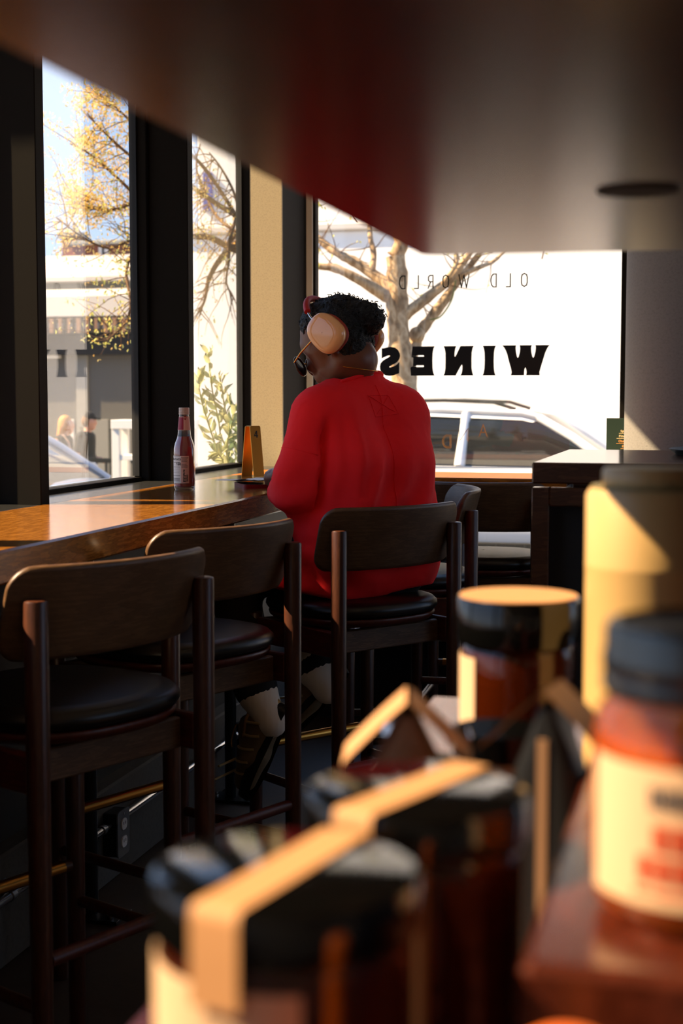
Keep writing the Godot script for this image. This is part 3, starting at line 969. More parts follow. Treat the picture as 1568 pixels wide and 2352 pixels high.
	part(cyl(st(), Vector3(-0.74, 6.33, 0.25), Vector3(-0.74, 6.6, 0.25), 0.04, 8), "flue", "post_steel", ch)
	var bw := part(box_between(st(), Vector3(0.28, 5.55, 0.9), Vector3(0.55, 5.86, 0.95), 0.005), "window", "white_paint", b)
	part(box_between(st(), Vector3(0.38, 5.6, 0.95), Vector3(0.45, 5.84, 0.96)), "window_pane", "window_dark", bw)
	# cars
	car("white sport utility car parked behind the street tree", "car_white", Vector3(-2.10, STREET, -15.0), 0.0, 1.0)
	car("silver car parked past the tall street windows", "car_silver", Vector3(-6.05, STREET, -10.4), 0.10, 0.98)
	# white rack, railing and shrub near the walkers
	var r := thing("white_rack", "white painted timber display rack on the far pavement", "rack", Vector3(-6.15, STREET, -15.0))
	for x in [-0.32, 0.5]:
		for z in [-0.25, 0.0]:
			part(box_between(st(), Vector3(x, 0, z), Vector3(x + 0.09, 1.47, z + 0.06), 0.004), "post", "white_paint", r)
	part(box_between(st(), Vector3(-0.32, 1.47, -0.27), Vector3(0.6, 1.57, 0.08), 0.004), "top_board", "white_paint", r)
	for y in [0.55, 1.12]:
		part(box_between(st(), Vector3(-0.23, y, -0.25), Vector3(0.5, y + 0.06, 0.05), 0.004), "shelf_board", "white_paint", r)
	var fe := thing("railing", "low dark railing beside the white rack", "railing", Vector3(-8.0, STREET, -17.2))
	part(box_between(st(), Vector3(-0.6, 0.98, -0.02), Vector3(1.3, 1.04, 0.02), 0.003), "top_rail", "post_steel", fe)
	for i in 8:
		part(box_between(st(), Vector3(-0.6 + i * 0.265, 0, -0.015), Vector3(-0.57 + i * 0.265, 0.98, 0.015)), "baluster", "post_steel", fe)
	walker("blond person in a black sleeveless top with a pale shoulder strap", Vector3(-8.72, STREET, -18.5), 1.56, true)
	walker("person in a dark shirt and dark peaked cap beside the blond walker", Vector3(-8.72, STREET, -19.25), 1.60, false)

func car(label: String, paint: String, at: Vector3, turn: float, k: float) -> void:
	var o := thing("parked_car", label, "car", at, turn)
	# stations along x (front is +x): x, half width, hood or belt height, sill height
	var rows := []
	for q in [[-2.30, 0.60, 0.98, 0.55], [-2.24, 0.80, 1.08, 0.38], [-1.9, 0.90, 1.17, 0.30], [-1.2, 0.93, 1.18, 0.28], [0.0, 0.94, 1.16, 0.28], [0.9, 0.93, 1.15, 0.28], [1.15, 0.93, 1.16, 0.28], [1.6, 0.91, 1.10, 0.28], [2.0, 0.86, 1.02, 0.28], [2.25, 0.75, 0.92, 0.30], [2.36, 0.55, 0.78, 0.40]]:
		var w: float = q[1]
		var row := []
		for p in [[0.0, q[3]], [w * 0.8, q[3]], [w * 0.97, q[3] + 0.05], [w, q[3] + 0.3], [w * 0.985, q[2] - 0.16], [w * 0.95, q[2] - 0.05], [w * 0.88, q[2]], [w * 0.4, q[2] + 0.03], [0.0, q[2] + 0.035]]:
			row.append(Vector3(q[0], p[1], p[0]) * k)
		for i in range(7, 0, -1):
			row.append(row[i] * Vector3(1, 1, -1))
		rows.append(row)
	var s := st()
	var first := []
	var last := []
	for p in rows[0]:
		first.append(Vector3(-2.31, 0.75, 0) * k)
	for p in rows[-1]:
		last.append(Vector3(2.38, 0.6, 0) * k)
	grid(s, [first] + rows + [last], true, Vector3(0, 0.7, 0))
	part(s, "body", paint, o)
	# glasshouse
	rows = []
	for q in [[-2.18, 0.78, 1.14, 1.16], [-1.95, 0.84, 1.14, 1.60], [-1.6, 0.86, 1.14, 1.66], [-0.6, 0.87, 1.14, 1.69], [0.3, 0.87, 1.14, 1.66], [0.52, 0.86, 1.14, 1.62], [1.20, 0.82, 1.14, 1.17]]:
		var w: float = q[1]
		var row := []
		var t: float = clampf((q[3] - 1.16) / 0.5, 0.0, 1.0)
		for p in [[0.0, q[2]], [w, q[2]], [w - 0.10 * t, lerpf(q[2], q[3], 0.8)], [w - 0.20 * t, q[3] - 0.02 * t], [w * 0.4, q[3] + 0.02 * t], [0.0, q[3] + 0.03 * t]]:
			row.append(Vector3(q[0], p[1], p[0]) * k)
		for i in range(4, 0, -1):
			row.append(row[i] * Vector3(1, 1, -1))
		rows.append(row)
	s = st()
	grid(s, rows, true, Vector3(-0.4, 1.3, 0) * k)
	part(s, "glasshouse", "car_glass", o, "dark car windows")
	# roof skin
	rows = []
	for q in [[-1.97, 0.66, 1.62], [-1.6, 0.70, 1.69], [-0.6, 0.71, 1.725], [0.3, 0.70, 1.69], [0.50, 0.68, 1.645]]:
		var row := []
		for z in [-1.06, -0.98, -0.5, 0.0, 0.5, 0.98, 1.06]:
			row.append(Vector3(q[0], q[2] - 0.03 * z * z - (0.06 if absf(z) > 1.0 else 0.0), z * q[1]) * k)
		rows.append(row)
	s = st()
	grid(s, rows, false, null, Vector3.UP)
	part(s, "roof", paint, o)
	for sz in [-1.0, 1.0]:
		part(tube(st(), [Vector3(0.46, 1.62, 0.70 * sz) * k, Vector3(0.80, 1.43, 0.765 * sz) * k, Vector3(1.22, 1.14, 0.84 * sz) * k], 0.045 * k, 8), "front_pillar", paint, o)
		part(tube(st(), [Vector3(-0.26, 1.66, 0.70 * sz) * k, Vector3(-0.30, 1.14, 0.875 * sz) * k], 0.055 * k, 8), "middle_pillar", paint, o)
		part(tube(st(), [Vector3(-1.5, 1.66, 0.70 * sz) * k, Vector3(-1.72, 1.14, 0.87 * sz) * k], 0.09 * k, 8), "rear_pillar", paint, o)
		part(tube(st(), [Vector3(-1.98, 1.62, 0.66 * sz) * k, Vector3(-1.5, 1.675, 0.70 * sz) * k, Vector3(-0.5, 1.70, 0.715 * sz) * k, Vector3(0.3, 1.665, 0.71 * sz) * k, Vector3(0.48, 1.62, 0.70 * sz) * k], 0.03 * k, 8), "roof_edge", paint, o)
		part(tube(st(), [Vector3(-1.7, 1.70, 0.60 * sz) * k, Vector3(-1.5, 1.775, 0.60 * sz) * k, Vector3(-0.5, 1.79, 0.60 * sz) * k, Vector3(0.0, 1.77, 0.60 * sz) * k, Vector3(0.22, 1.70, 0.60 * sz) * k], 0.018 * k, 8), "roof_rail", "tyre", o, "black roof rail")
		part(tube(st(), [Vector3(-0.75, 1.02, 0.945 * sz) * k, Vector3(-0.55, 1.02, 0.96 * sz) * k, Vector3(-0.45, 1.02, 0.945 * sz) * k], 0.016 * k, 8), "door_handle", paint, o)
		part(tube(st(), [Vector3(0.55, 1.02, 0.945 * sz) * k, Vector3(0.42, 1.02, 0.96 * sz) * k, Vector3(0.28, 1.02, 0.945 * sz) * k], 0.016 * k, 8), "door_handle", paint, o)
		part(box(st(), Vector3(1.0, 1.22, 0.98 * sz) * k, Vector3(0.12, 0.13, 0.2) * k, 0.03), "wing_mirror", paint, o)
		part(box(st(), Vector3(-0.1, 0.33, 0.92 * sz) * k, Vector3(2.1, 0.12, 0.06) * k, 0.01), "side_skirt", "tyre", o)
		for x in [-1.42, 1.45]:
			var wh := part(lathe(st(), [Vector2(0, -0.11), Vector2(0.30, -0.11), Vector2(0.345, -0.08), Vector2(0.35, 0), Vector2(0.345, 0.08), Vector2(0.30, 0.11), Vector2(0, 0.11)], 28, Transform3D(Basis(Vector3.RIGHT, PI / 2).scaled(Vector3.ONE * k), Vector3(x, 0.35, 0.86 * sz) * k)), "wheel", "tyre", o)
			part(lathe(st(), [Vector2(0, 0.0), Vector2(0.07, 0.0), Vector2(0.22, -0.02), Vector2(0.24, 0.0), Vector2(0.24, -0.03), Vector2(0, -0.03)], 20, Transform3D(Basis(Vector3.RIGHT, PI / 2 * sz).scaled(Vector3.ONE * k), Vector3(x, 0.35, 0.985 * sz) * k)), "rim", "steel", wh)

# a person walking past on the far side of the street, in profile towards +x
func walker(label: String, at: Vector3, h: float, blond: bool) -> void:
	var o := thing("person", label, "person", at, 0, "people walking past outside")
	var k := h / 1.70
	var hd := Vector3(0.05, 1.57, 0) * k
	var bones := [
		[hd + Vector3(-0.01, 0.02, 0), hd + Vector3(0.02, 0.0, 0), 0.095 * k, 0.085 * k],
		[hd + Vector3(0.03, -0.07, 0) * k, hd + Vector3(0.05, -0.09, 0) * k, 0.06 * k, 0.045 * k],
		[hd + Vector3(0.09, -0.01, 0) * k, hd + Vector3(0.11, -0.03, 0) * k, 0.018 * k, 0.014 * k],
		[Vector3(0.0, 1.36, 0) * k, hd + Vector3(-0.02, -0.06, 0) * k, 0.055 * k, 0.05 * k],
		[Vector3(-0.02, 1.32, -0.13) * k, Vector3(-0.02, 1.32, 0.13) * k, 0.085 * k, 0.085 * k],
		[Vector3(-0.01, 1.28, 0) * k, Vector3(-0.01, 1.02, 0) * k, 0.13 * k, 0.12 * k],
		[Vector3(0.0, 0.95, -0.06) * k, Vector3(0.0, 0.95, 0.06) * k, 0.125 * k, 0.125 * k],
		[Vector3(0.0, 0.92, 0.09) * k, Vector3(0.14, 0.50, 0.09) * k, 0.085 * k, 0.06 * k],
		[Vector3(0.14, 0.50, 0.09) * k, Vector3(0.12, 0.08, 0.09) * k, 0.06 * k, 0.042 * k],
		[Vector3(0.10, 0.05, 0.09) * k, Vector3(0.26, 0.045, 0.09) * k, 0.045 * k, 0.04 * k],
		[Vector3(0.0, 0.92, -0.09) * k, Vector3(-0.08, 0.50, -0.09) * k, 0.085 * k, 0.06 * k],
		[Vector3(-0.08, 0.50, -0.09) * k, Vector3(-0.28, 0.14, -0.09) * k, 0.06 * k, 0.042 * k],
		[Vector3(-0.30, 0.10, -0.09) * k, Vector3(-0.17, 0.045, -0.09) * k, 0.045 * k, 0.04 * k],
	]
	for sz in [-1.0, 1.0]:
		var el := Vector3(-0.08, 1.03, 0.21 * sz) * k
		var ha := Vector3(0.14, 0.90 if sz > 0 else 0.98, 0.20 * sz) * k
		bones.append([Vector3(-0.03, 1.32, 0.18 * sz) * k, el, 0.055 * k, 0.042 * k])
		bones.append([el, ha, 0.042 * k, 0.03 * k])
		for f in 5:
			var b := ha + Vector3(0.02, 0.012 - 0.012 * f, 0.0) * k
			bones.append([ha, b + Vector3(0.055 - 0.006 * absf(f - 2.0), -0.02, 0.006 * (f - 2)) * k, 0.014 * k, 0.009 * k])
	part(nets(bones, 0.02, 0.035), "body", "skin_light", o)
	var cl := []
	for i in [4, 5, 6]:
		var b: Array = bones[i].duplicate()
		b[2] += 0.014
		b[3] += 0.014
		cl.append(b)
	if not blond:
		cl.append([bones[13][0], bones[13][0].lerp(bones[13][1], 0.6), 0.075 * k, 0.07 * k])
		for i in bones.size():
			if i == 20:
				cl.append([bones[i][0], bones[i][0].lerp(bones[i][1], 0.6), 0.075 * k, 0.07 * k])
	part(nets(cl, 0.02, 0.04), "top", "black_cloth", o, "dark top")
	var le := []
	for i in [6, 7, 8, 10, 11]:
		var b: Array = bones[i].duplicate()
		b[2] += 0.012
		b[3] += 0.012
		le.append(b)
	part(nets(le, 0.022, 0.03), "trousers", "trousers", o)
	if blond:
		var hb := [[hd + Vector3(-0.035, 0.05, 0) * k, hd + Vector3(-0.02, 0.0, 0) * k, 0.10 * k, 0.10 * k], [hd + Vector3(-0.06, -0.02, 0) * k, hd + Vector3(-0.12, -0.20, 0.02) * k, 0.085 * k, 0.05 * k]]
		part(nets(hb, 0.016, 0.04), "hair", "blond", o, "wavy blond hair")
		var row1 := []
		var row2 := []
		for p in [Vector3(-0.10, 1.42, 0.10), Vector3(0.02, 1.43, 0.12), Vector3(0.12, 1.32, 0.13), Vector3(0.17, 1.15, 0.11), Vector3(0.16, 0.98, 0.07)]:
			row1.append(p * k + Vector3(-0.018, 0, 0.0))
			row2.append(p * k + Vector3(0.018, 0, 0.0))
		var sp := st()
		grid(sp, [row1, row2], false, null, Vector3(0.3, 0, 1))
		part(sp, "strap", "strap_beige", o, "pale bag strap")
	else:
		part(nets([[hd + Vector3(-0.03, 0.0, 0) * k, hd + Vector3(-0.02, 0.02, 0) * k, 0.10 * k, 0.098 * k]], 0.016, 0.03), "hair", "twig_bark", o)
		part(nets([[hd + Vector3(-0.005, 0.06, 0) * k, hd + Vector3(0.0, 0.065, 0) * k, 0.09 * k, 0.092 * k], [hd + Vector3(0.08, 0.05, -0.03) * k, hd + Vector3(0.17, 0.04, 0.0) * k, 0.02 * k, 0.014 * k], [hd + Vector3(0.08, 0.05, 0.03) * k, hd + Vector3(0.17, 0.04, 0.0) * k, 0.02 * k, 0.014 * k]], 0.014, 0.02), "cap", "black_cloth", o, "dark peaked cap")

const FAR_TREE := {
	"trunk": [[Vector3(-2.109, 0.089, -10.233), Vector3(-2.140, 1.040, -10.302), Vector3(-2.159, 1.389, -10.326), Vector3(-2.202, 1.675, -10.338), Vector3(-2.226, 1.929, -10.353), Vector3(-2.230, 2.182, -10.372), Vector3(-2.246, 2.341, -10.381)], [0.099, 0.094, 0.090, 0.086, 0.082, 0.077, 0.073]],
	"up": [[Vector3(-2.246, 2.341, -10.381), Vector3(-2.205, 2.452, -10.401), Vector3(-2.241, 2.633, -10.458), Vector3(-2.178, 2.895, -10.548), Vector3(-2.236, 3.201, -10.661), Vector3(-2.216, 3.545, -10.798)], [0.064, 0.054, 0.045, 0.035, 0.026, 0.016]],
	"l1": [[Vector3(-2.264, 2.024, -10.351), Vector3(-2.353, 2.090, -10.282), Vector3(-2.490, 2.174, -10.202), Vector3(-2.644, 2.249, -10.169), Vector3(-2.751, 2.262, -10.142), Vector3(-2.890, 2.300, -10.110), Vector3(-3.014, 2.321, -9.977)], [0.048, 0.042, 0.037, 0.032, 0.026, 0.021, 0.016]],
	"l2": [[Vector3(-2.260, 2.093, -10.358), Vector3(-2.371, 2.186, -10.389), Vector3(-2.540, 2.303, -10.407), Vector3(-2.666, 2.367, -10.380), Vector3(-2.790, 2.452, -10.407), Vector3(-2.899, 2.554, -10.439), Vector3(-3.075, 2.748, -10.410)], [0.048, 0.043, 0.037, 0.032, 0.027, 0.022, 0.016]],
	"l3": [[Vector3(-2.425, 2.234, -10.379), Vector3(-2.423, 2.367, -10.442), Vector3(-2.462, 2.500, -10.495), Vector3(-2.483, 2.635, -10.552), Vector3(-2.527, 2.813, -10.555)], [0.026, 0.022, 0.019, 0.016, 0.013]],
	"r1": [[Vector3(-2.185, 1.913, -10.362), Vector3(-2.079, 1.992, -10.396), Vector3(-1.957, 2.093, -10.435), Vector3(-1.851, 2.182, -10.469), Vector3(-1.761, 2.309, -10.503), Vector3(-1.702, 2.404, -10.526), Vector3(-1.582, 2.639, -10.679)], [0.048, 0.042, 0.037, 0.032, 0.027, 0.021, 0.016]],
	"r2": [[Vector3(-2.203, 1.517, -10.377), Vector3(-2.138, 1.630, -10.455), Vector3(-2.104, 1.776, -10.527), Vector3(-2.028, 1.889, -10.556), Vector3(-1.922, 2.034, -10.595), Vector3(-1.831, 2.179, -10.630), Vector3(-1.739, 2.291, -10.662), Vector3(-1.633, 2.452, -10.703)], [0.058, 0.052, 0.047, 0.041, 0.036, 0.030, 0.025, 0.019]],
	"r3": [[Vector3(-1.814, 2.186, -10.531), Vector3(-1.729, 2.230, -10.505), Vector3(-1.637, 2.271, -10.531), Vector3(-1.561, 2.303, -10.553), Vector3(-1.500, 2.357, -10.573), Vector3(-1.380, 2.499, -10.616)], [0.022, 0.019, 0.017, 0.014, 0.011, 0.008]],
	"r4": [[Vector3(-1.927, 2.119, -10.445), Vector3(-1.820, 2.237, -10.378), Vector3(-1.791, 2.331, -10.393), Vector3(-1.825, 2.488, -10.398)], [0.022, 0.017, 0.013, 0.008]],
}
const NEAR_TREE := [
	[Vector3(-2.736, 2.058, -8.680), Vector3(-2.846, 2.275, -8.670), Vector3(-2.857, 2.426, -8.576), Vector3(-2.943, 2.493, -8.456), Vector3(-3.065, 2.585, -8.329), Vector3(-3.233, 2.648, -8.187), Vector3(-3.372, 2.761, -8.057), Vector3(-3.471, 2.871, -7.937), Vector3(-3.559, 2.972, -7.923)],
	[Vector3(-2.805, 2.194, -8.674), Vector3(-2.952, 2.262, -8.642), Vector3(-3.024, 2.305, -8.523), Vector3(-3.120, 2.307, -8.395), Vector3(-3.277, 2.413, -8.364), Vector3(-3.375, 2.519, -8.244), Vector3(-3.485, 2.648, -8.123), Vector3(-3.639, 2.778, -8.094), Vector3(-3.741, 2.830, -8.072)],
	[Vector3(-2.847, 2.316, -8.673), Vector3(-2.944, 2.184, -8.534), Vector3(-2.985, 2.041, -8.408), Vector3(-3.009, 1.908, -8.391), Vector3(-3.046, 1.828, -8.375)],
	[Vector3(-2.832, 2.506, -8.589), Vector3(-2.862, 2.307, -8.461), Vector3(-2.871, 2.147, -8.446), Vector3(-2.849, 2.006, -8.336), Vector3(-2.796, 1.901, -8.341)],
	[Vector3(-2.857, 2.426, -8.576), Vector3(-2.964, 2.664, -8.361), Vector3(-3.084, 2.804, -8.238), Vector3(-3.275, 2.889, -8.092), Vector3(-3.387, 2.997, -7.969), Vector3(-3.487, 3.086, -7.951)],
	[Vector3(-3.120, 2.307, -8.395), Vector3(-3.237, 2.243, -8.257), Vector3(-3.351, 2.258, -8.125), Vector3(-3.461, 2.196, -7.988), Vector3(-3.570, 2.249, -7.861), Vector3(-3.720, 2.363, -7.832)],
	[Vector3(-3.277, 2.413, -8.364), Vector3(-3.287, 2.222, -8.035), Vector3(-3.319, 2.059, -7.910), Vector3(-3.252, 1.874, -7.808), Vector3(-3.274, 1.749, -7.793), Vector3(-3.364, 1.620, -7.655)],
	[Vector3(-2.847, 2.316, -8.673), Vector3(-3.108, 2.476, -8.930), Vector3(-3.228, 2.659, -9.018), Vector3(-3.286, 2.829, -9.017), Vector3(-3.261, 2.971, -9.035)],
	[Vector3(-2.952, 2.262, -8.642), Vector3(-2.747, 2.336, -8.286), Vector3(-2.744, 2.504, -8.197), Vector3(-2.821, 2.658, -8.190), Vector3(-2.898, 2.761, -8.178)],
	[Vector3(-3.375, 2.519, -8.244), Vector3(-3.456, 2.440, -8.113), Vector3(-3.595, 2.440, -8.078), Vector3(-3.709, 2.466, -8.051)],
]
const SHRUB := [
	[Vector3(-2.039, 0.947, -5.998), Vector3(-2.075, 1.167, -5.972), Vector3(-2.103, 1.338, -5.957), Vector3(-2.117, 1.504, -5.944)],
	[Vector3(-2.032, 0.947, -6.000), Vector3(-2.025, 1.130, -5.960), Vector3(-2.045, 1.282, -5.944), Vector3(-2.052, 1.376, -5.927)],
	[Vector3(-2.037, 0.945, -6.033), Vector3(-2.028, 1.088, -6.069), Vector3(-2.024, 1.223, -6.104), Vector3(-2.018, 1.300, -6.135)],
	[Vector3(-2.043, 0.947, -5.997), Vector3(-2.095, 1.130, -5.942), Vector3(-2.136, 1.282, -5.921), Vector3(-2.161, 1.395, -5.924)],
	[Vector3(-2.018, 0.950, -5.947), Vector3(-2.017, 1.040, -5.840), Vector3(-2.024, 1.079, -5.785)],
	[Vector3(-2.026, 0.947, -6.001), Vector3(-1.969, 1.038, -5.909), Vector3(-1.931, 1.115, -5.868)],
	[Vector3(-2.036, 0.947, -5.999), Vector3(-2.021, 1.075, -5.899), Vector3(-1.987, 1.180, -5.859), Vector3(-1.974, 1.282, -5.871)],
]

func leaf_mesh(l: float, w: float, fold := 0.25) -> ArrayMesh:
	var s := st()
	var up := [Vector3(0, 0, 0), Vector3(0, l * 0.3, 0.02 * l), Vector3(0, l * 0.65, 0.0), Vector3(0, l, -0.12 * l)]
	var ws := [0.05, 0.85, 0.9, 0.0]
	var rows := []
	for i in 4:
		rows.append([up[i] + Vector3(-w * 0.5 * ws[i], 0, w * fold * ws[i]), up[i], up[i] + Vector3(w * 0.5 * ws[i], 0, w * fold * ws[i])])
	grid(s, rows, false, null, Vector3.BACK)
	return s.commit()

func scatter(called: String, me: Mesh, m: String, spots: Array, parent: Node3D) -> void:
	if spots.is_empty():
		return
	var mm := MultiMesh.new()
	mm.transform_format = MultiMesh.TRANSFORM_3D
	mm.mesh = me
	mm.instance_count = spots.size()
	for i in spots.size():
		mm.set_instance_transform(i, spots[i])
	var o := MultiMeshInstance3D.new()
	o.name = called
	o.multimesh = mm
	o.material_override = M[m]
	o.set_meta("kind", "stuff")
	parent.add_child(o, true)

func rand_dir() -> Vector3:
	return Vector3(rng.randfn(), rng.randfn(), rng.randfn()).normalized()

func twig(s: SurfaceTool, p: Vector3, d: Vector3, l: float, r: float, droop: float) -> Array:
	var pts := [p]
	var n := 5
	for i in n:
		d = (d + rand_dir() * 0.22 + Vector3.DOWN * droop).normalized()
		p += d * l / n
		pts.append(p)
	tube(s, pts, [r, r * 0.85, r * 0.7, r * 0.55, r * 0.4, r * 0.25], 5, false)
	return pts

func shade_tree_and_plants() -> void:
	# street tree in front of the white building
	var o := thing("street_tree", "pale-barked pollarded street tree in front of the white building", "tree", Vector3(-2.11, STREET, -10.2))
	var base := Vector3(-2.11, STREET, -10.2)
	var tr := []
	for p in FAR_TREE.trunk[0]:
		tr.append(p - base)
	tr.insert(0, Vector3(0.0, 0.0, 0.0))
	var rr: Array = FAR_TREE.trunk[1].duplicate()
	rr.insert(0, 0.12)
	var s := st()
	tube(s, spline(tr, 5), tapered(rr, 5, 0.10), 14)
	lathe(s, [Vector2(0, -0.06), Vector2(0.05, -0.04), Vector2(0.062, 0), Vector2(0.05, 0.04), Vector2(0, 0.06)], 12, Transform3D(Basis(Vector3.RIGHT, 1.2), FAR_TREE.r2[0][2] - base + Vector3(0.0, 0.0, 0.05)))
	part(s, "trunk", "bark", o)
	var tw := st()
	var gold := []
	for k in FAR_TREE:
		if k == "trunk":
			continue
		var q := []
		for p in FAR_TREE[k][0]:
			q.append(p - base)
		s = st()
		var sp := spline(q, 4)
		tube(s, sp, tapered(FAR_TREE[k][1], 4, 0.13), 10)
		part(s, "branch", "bark", o)
		for i in 7:
			var at: Vector3 = sp[rng.randi_range(int(sp.size() * 0.35), sp.size() - 1)]
			var t := twig(tw, at, (rand_dir() + Vector3.UP * 0.8).normalized(), rng.randf_range(0.18, 0.45), 0.005, -0.02)
			for j in range(2, 6):
				if rng.randf() < 0.35:
					gold.append(Transform3D(Basis(rand_dir(), rng.randf() * TAU), t[j]))
	for k in ["up", "r1", "r2", "l2", "l3", "r3"]:
		var tip: Vector3 = FAR_TREE[k][0][-1] - base
		for i in 16:
			var t := twig(tw, tip + Vector3(0, rng.randf_range(-0.1, 0.5), 0) + rand_dir() * 0.2, (rand_dir() + Vector3.UP * 0.9).normalized(), rng.randf_range(0.3, 0.7), 0.006, -0.02)
			for j in range(1, 6):
				for c in 5:
					gold.append(Transform3D(Basis(rand_dir(), rng.randf() * TAU) * rng.randf_range(0.9, 1.7), t[j] + rand_dir() * 0.06))
	var tk := part(tw, "twigs", "twig_bark", o)
	tk.set_meta("kind", "stuff")
	scatter("leaves", leaf_mesh(0.03, 0.012), "leaf_lime", gold, o)
	part(tube(st(), spline([FAR_TREE.r2[0][3] - base + Vector3(0.02, 0, 0.06), FAR_TREE.r2[0][3] - base + Vector3(0.10, 0.02, 0.08), FAR_TREE.r2[0][4] - base + Vector3(0.07, 0.0, 0.08), FAR_TREE.r2[0][5] - base + Vector3(0.0, 0.02, 0.06)], 5), 0.006, 6), "vine", "leaf_green", o, "thin green cable hanging from a branch")
	# honey-coloured tree along the street windows
	base = Vector3(-2.72, STREET, -8.75)
	o = thing("street_tree", "street tree with fine yellow leaves along the tall windows", "tree", base)
	s = st()
	tube(s, spline([Vector3(0, 0, 0), Vector3(0.02, 1.0, 0.02), Vector3(-0.02, 1.9, 0.05), Vector3(-0.03, 2.6, 0.07), Vector3(-0.05, 3.4, 0.1), Vector3(-0.1, 4.4, 0.1)], 4), tapered([0.11, 0.095, 0.085, 0.075, 0.05, 0.02], 4, 0.06), 12)
	part(s, "trunk", "twig_bark", o)
	tw = st()
	var yel := []
	var lim := []
	var idx := 0
	for limb in NEAR_TREE:
		var q := []
		for p in limb:
			q.append(p - base)
		var n := q.size()
		s = st()
		var rad := []
		for i in n:
			rad.append(lerpf(0.024 if idx < 3 else 0.013, 0.004, float(i) / (n - 1)))
		var sp := spline(q, 4)
		tube(s, sp, tapered(rad, 4, 0.08), 7)
		part(s, "branch", "twig_bark", o)
		var leafy: bool = idx in [0, 1, 4, 5, 6, 9, 10, 11]
		var cnt := 34 if leafy else 20
		for i in cnt:
			var f := pow(rng.randf(), 0.7)
			var at: Vector3 = sp[int(f * (sp.size() - 1))]
			var dir := (rand_dir() + Vector3(-0.5, 0.1 if leafy else -0.5, 0.2)).normalized()
			var t := twig(tw, at, dir, rng.randf_range(0.15, 0.42), 0.0035, 0.03 if leafy else 0.14)
			var dens := (14 if f > 0.3 else 3) if leafy else (1 if rng.randf() < 0.4 else 0)
			if idx in [5, 6]:
				dens = 3
			for j in range(1, 6):
				for c in dens:
					var p: Vector3 = t[j] + rand_dir() * 0.04
					var tf := Transform3D(Basis(rand_dir(), rng.randf() * TAU) * rng.randf_range(0.7, 1.3), p)
					if rng.randf() < (0.45 if idx == 6 else 0.10):
						lim.append(tf)
					else:
						yel.append(tf)
		idx += 1
	tk = part(tw, "twigs", "twig_bark", o)
	tk.set_meta("kind", "stuff")
	scatter("yellow_leaves", leaf_mesh(0.019, 0.008), "leaf_yellow", yel, o)
	scatter("lime_leaves", leaf_mesh(0.028, 0.011), "leaf_lime", lim, o)
	# potted shrub just outside the glass
	base = Vector3(-2.03, STREET, -5.98)
	o = thing("potted_shrub", "leafy grey-green shrub in a dark planter outside the window", "shrub", base)
	var pl := st()
	box_between(pl, Vector3(-0.42, 0, -0.22), Vector3(0.06, 1.42, 0.40), 0.01)
	part(pl, "planter", "planter_green", o)
	var lv := [leaf_mesh(0.06, 0.024), leaf_mesh(0.05, 0.022), leaf_mesh(0.07, 0.026)]
	var si := 0
	for limb in SHRUB:
		var q := []
		for p in limb:
			q.append(p - base)
		q[0] = Vector3(-0.03 + 0.01 * si, 1.40, 0.02)
		var sp := spline(q, 6)
		s = st()
		tube(s, sp, 0.0035, 6)
		part(s, "stem", "leaf_green", o)
		for i in range(3, sp.size()):
			for sd in 2:
				if i == sp.size() - 1 or rng.randf() < 0.82:
					var ax: Vector3 = (sp[mini(i + 1, sp.size() - 1)] - sp[i - 1]).normalized()
					var outw := (rand_dir() + ax * 0.9).normalized()
					var b := basis_up((ax * 0.8 + (outw - ax * outw.dot(ax)).normalized() * 0.75).normalized()).rotated(ax, rng.randf() * TAU)
					var lf := part_mesh(lv[rng.randi() % 3], "leaf", "leaf_sage" if rng.randf() < 0.7 else "leaf_green", o)
					lf.transform = Transform3D(b, sp[i])
		si += 1

func tapered(r: Array, k: int, rough: float) -> Array:
	var o := []
	for i in r.size() - 1:
		for j in k:
			o.append(lerpf(r[i], r[i + 1], float(j) / k) * (1.0 + rng.randf_range(-rough, rough)))
	o.append(r[-1])
	return o

# ------------------------------------------------------------------ the guest
const SEAT_AT := Vector3(-0.89, 0, -3.715)
const FW := Vector3(-0.798, 0, -0.603)
const LF := Vector3(-0.603, 0, 0.798)
var head_at := Vector3.ZERO
var hf := Vector3.ZERO
var hl := Vector3.ZERO
var hu := Vector3.ZERO
var fuzz := FastNoiseLite.new()

func B(f: float, l: float, u: float) -> Vector3:
	return FW * f + LF * l + Vector3.UP * u

func H(f: float, l: float, u: float) -> Vector3:
	return head_at + hf * f + hl * l + hu * u

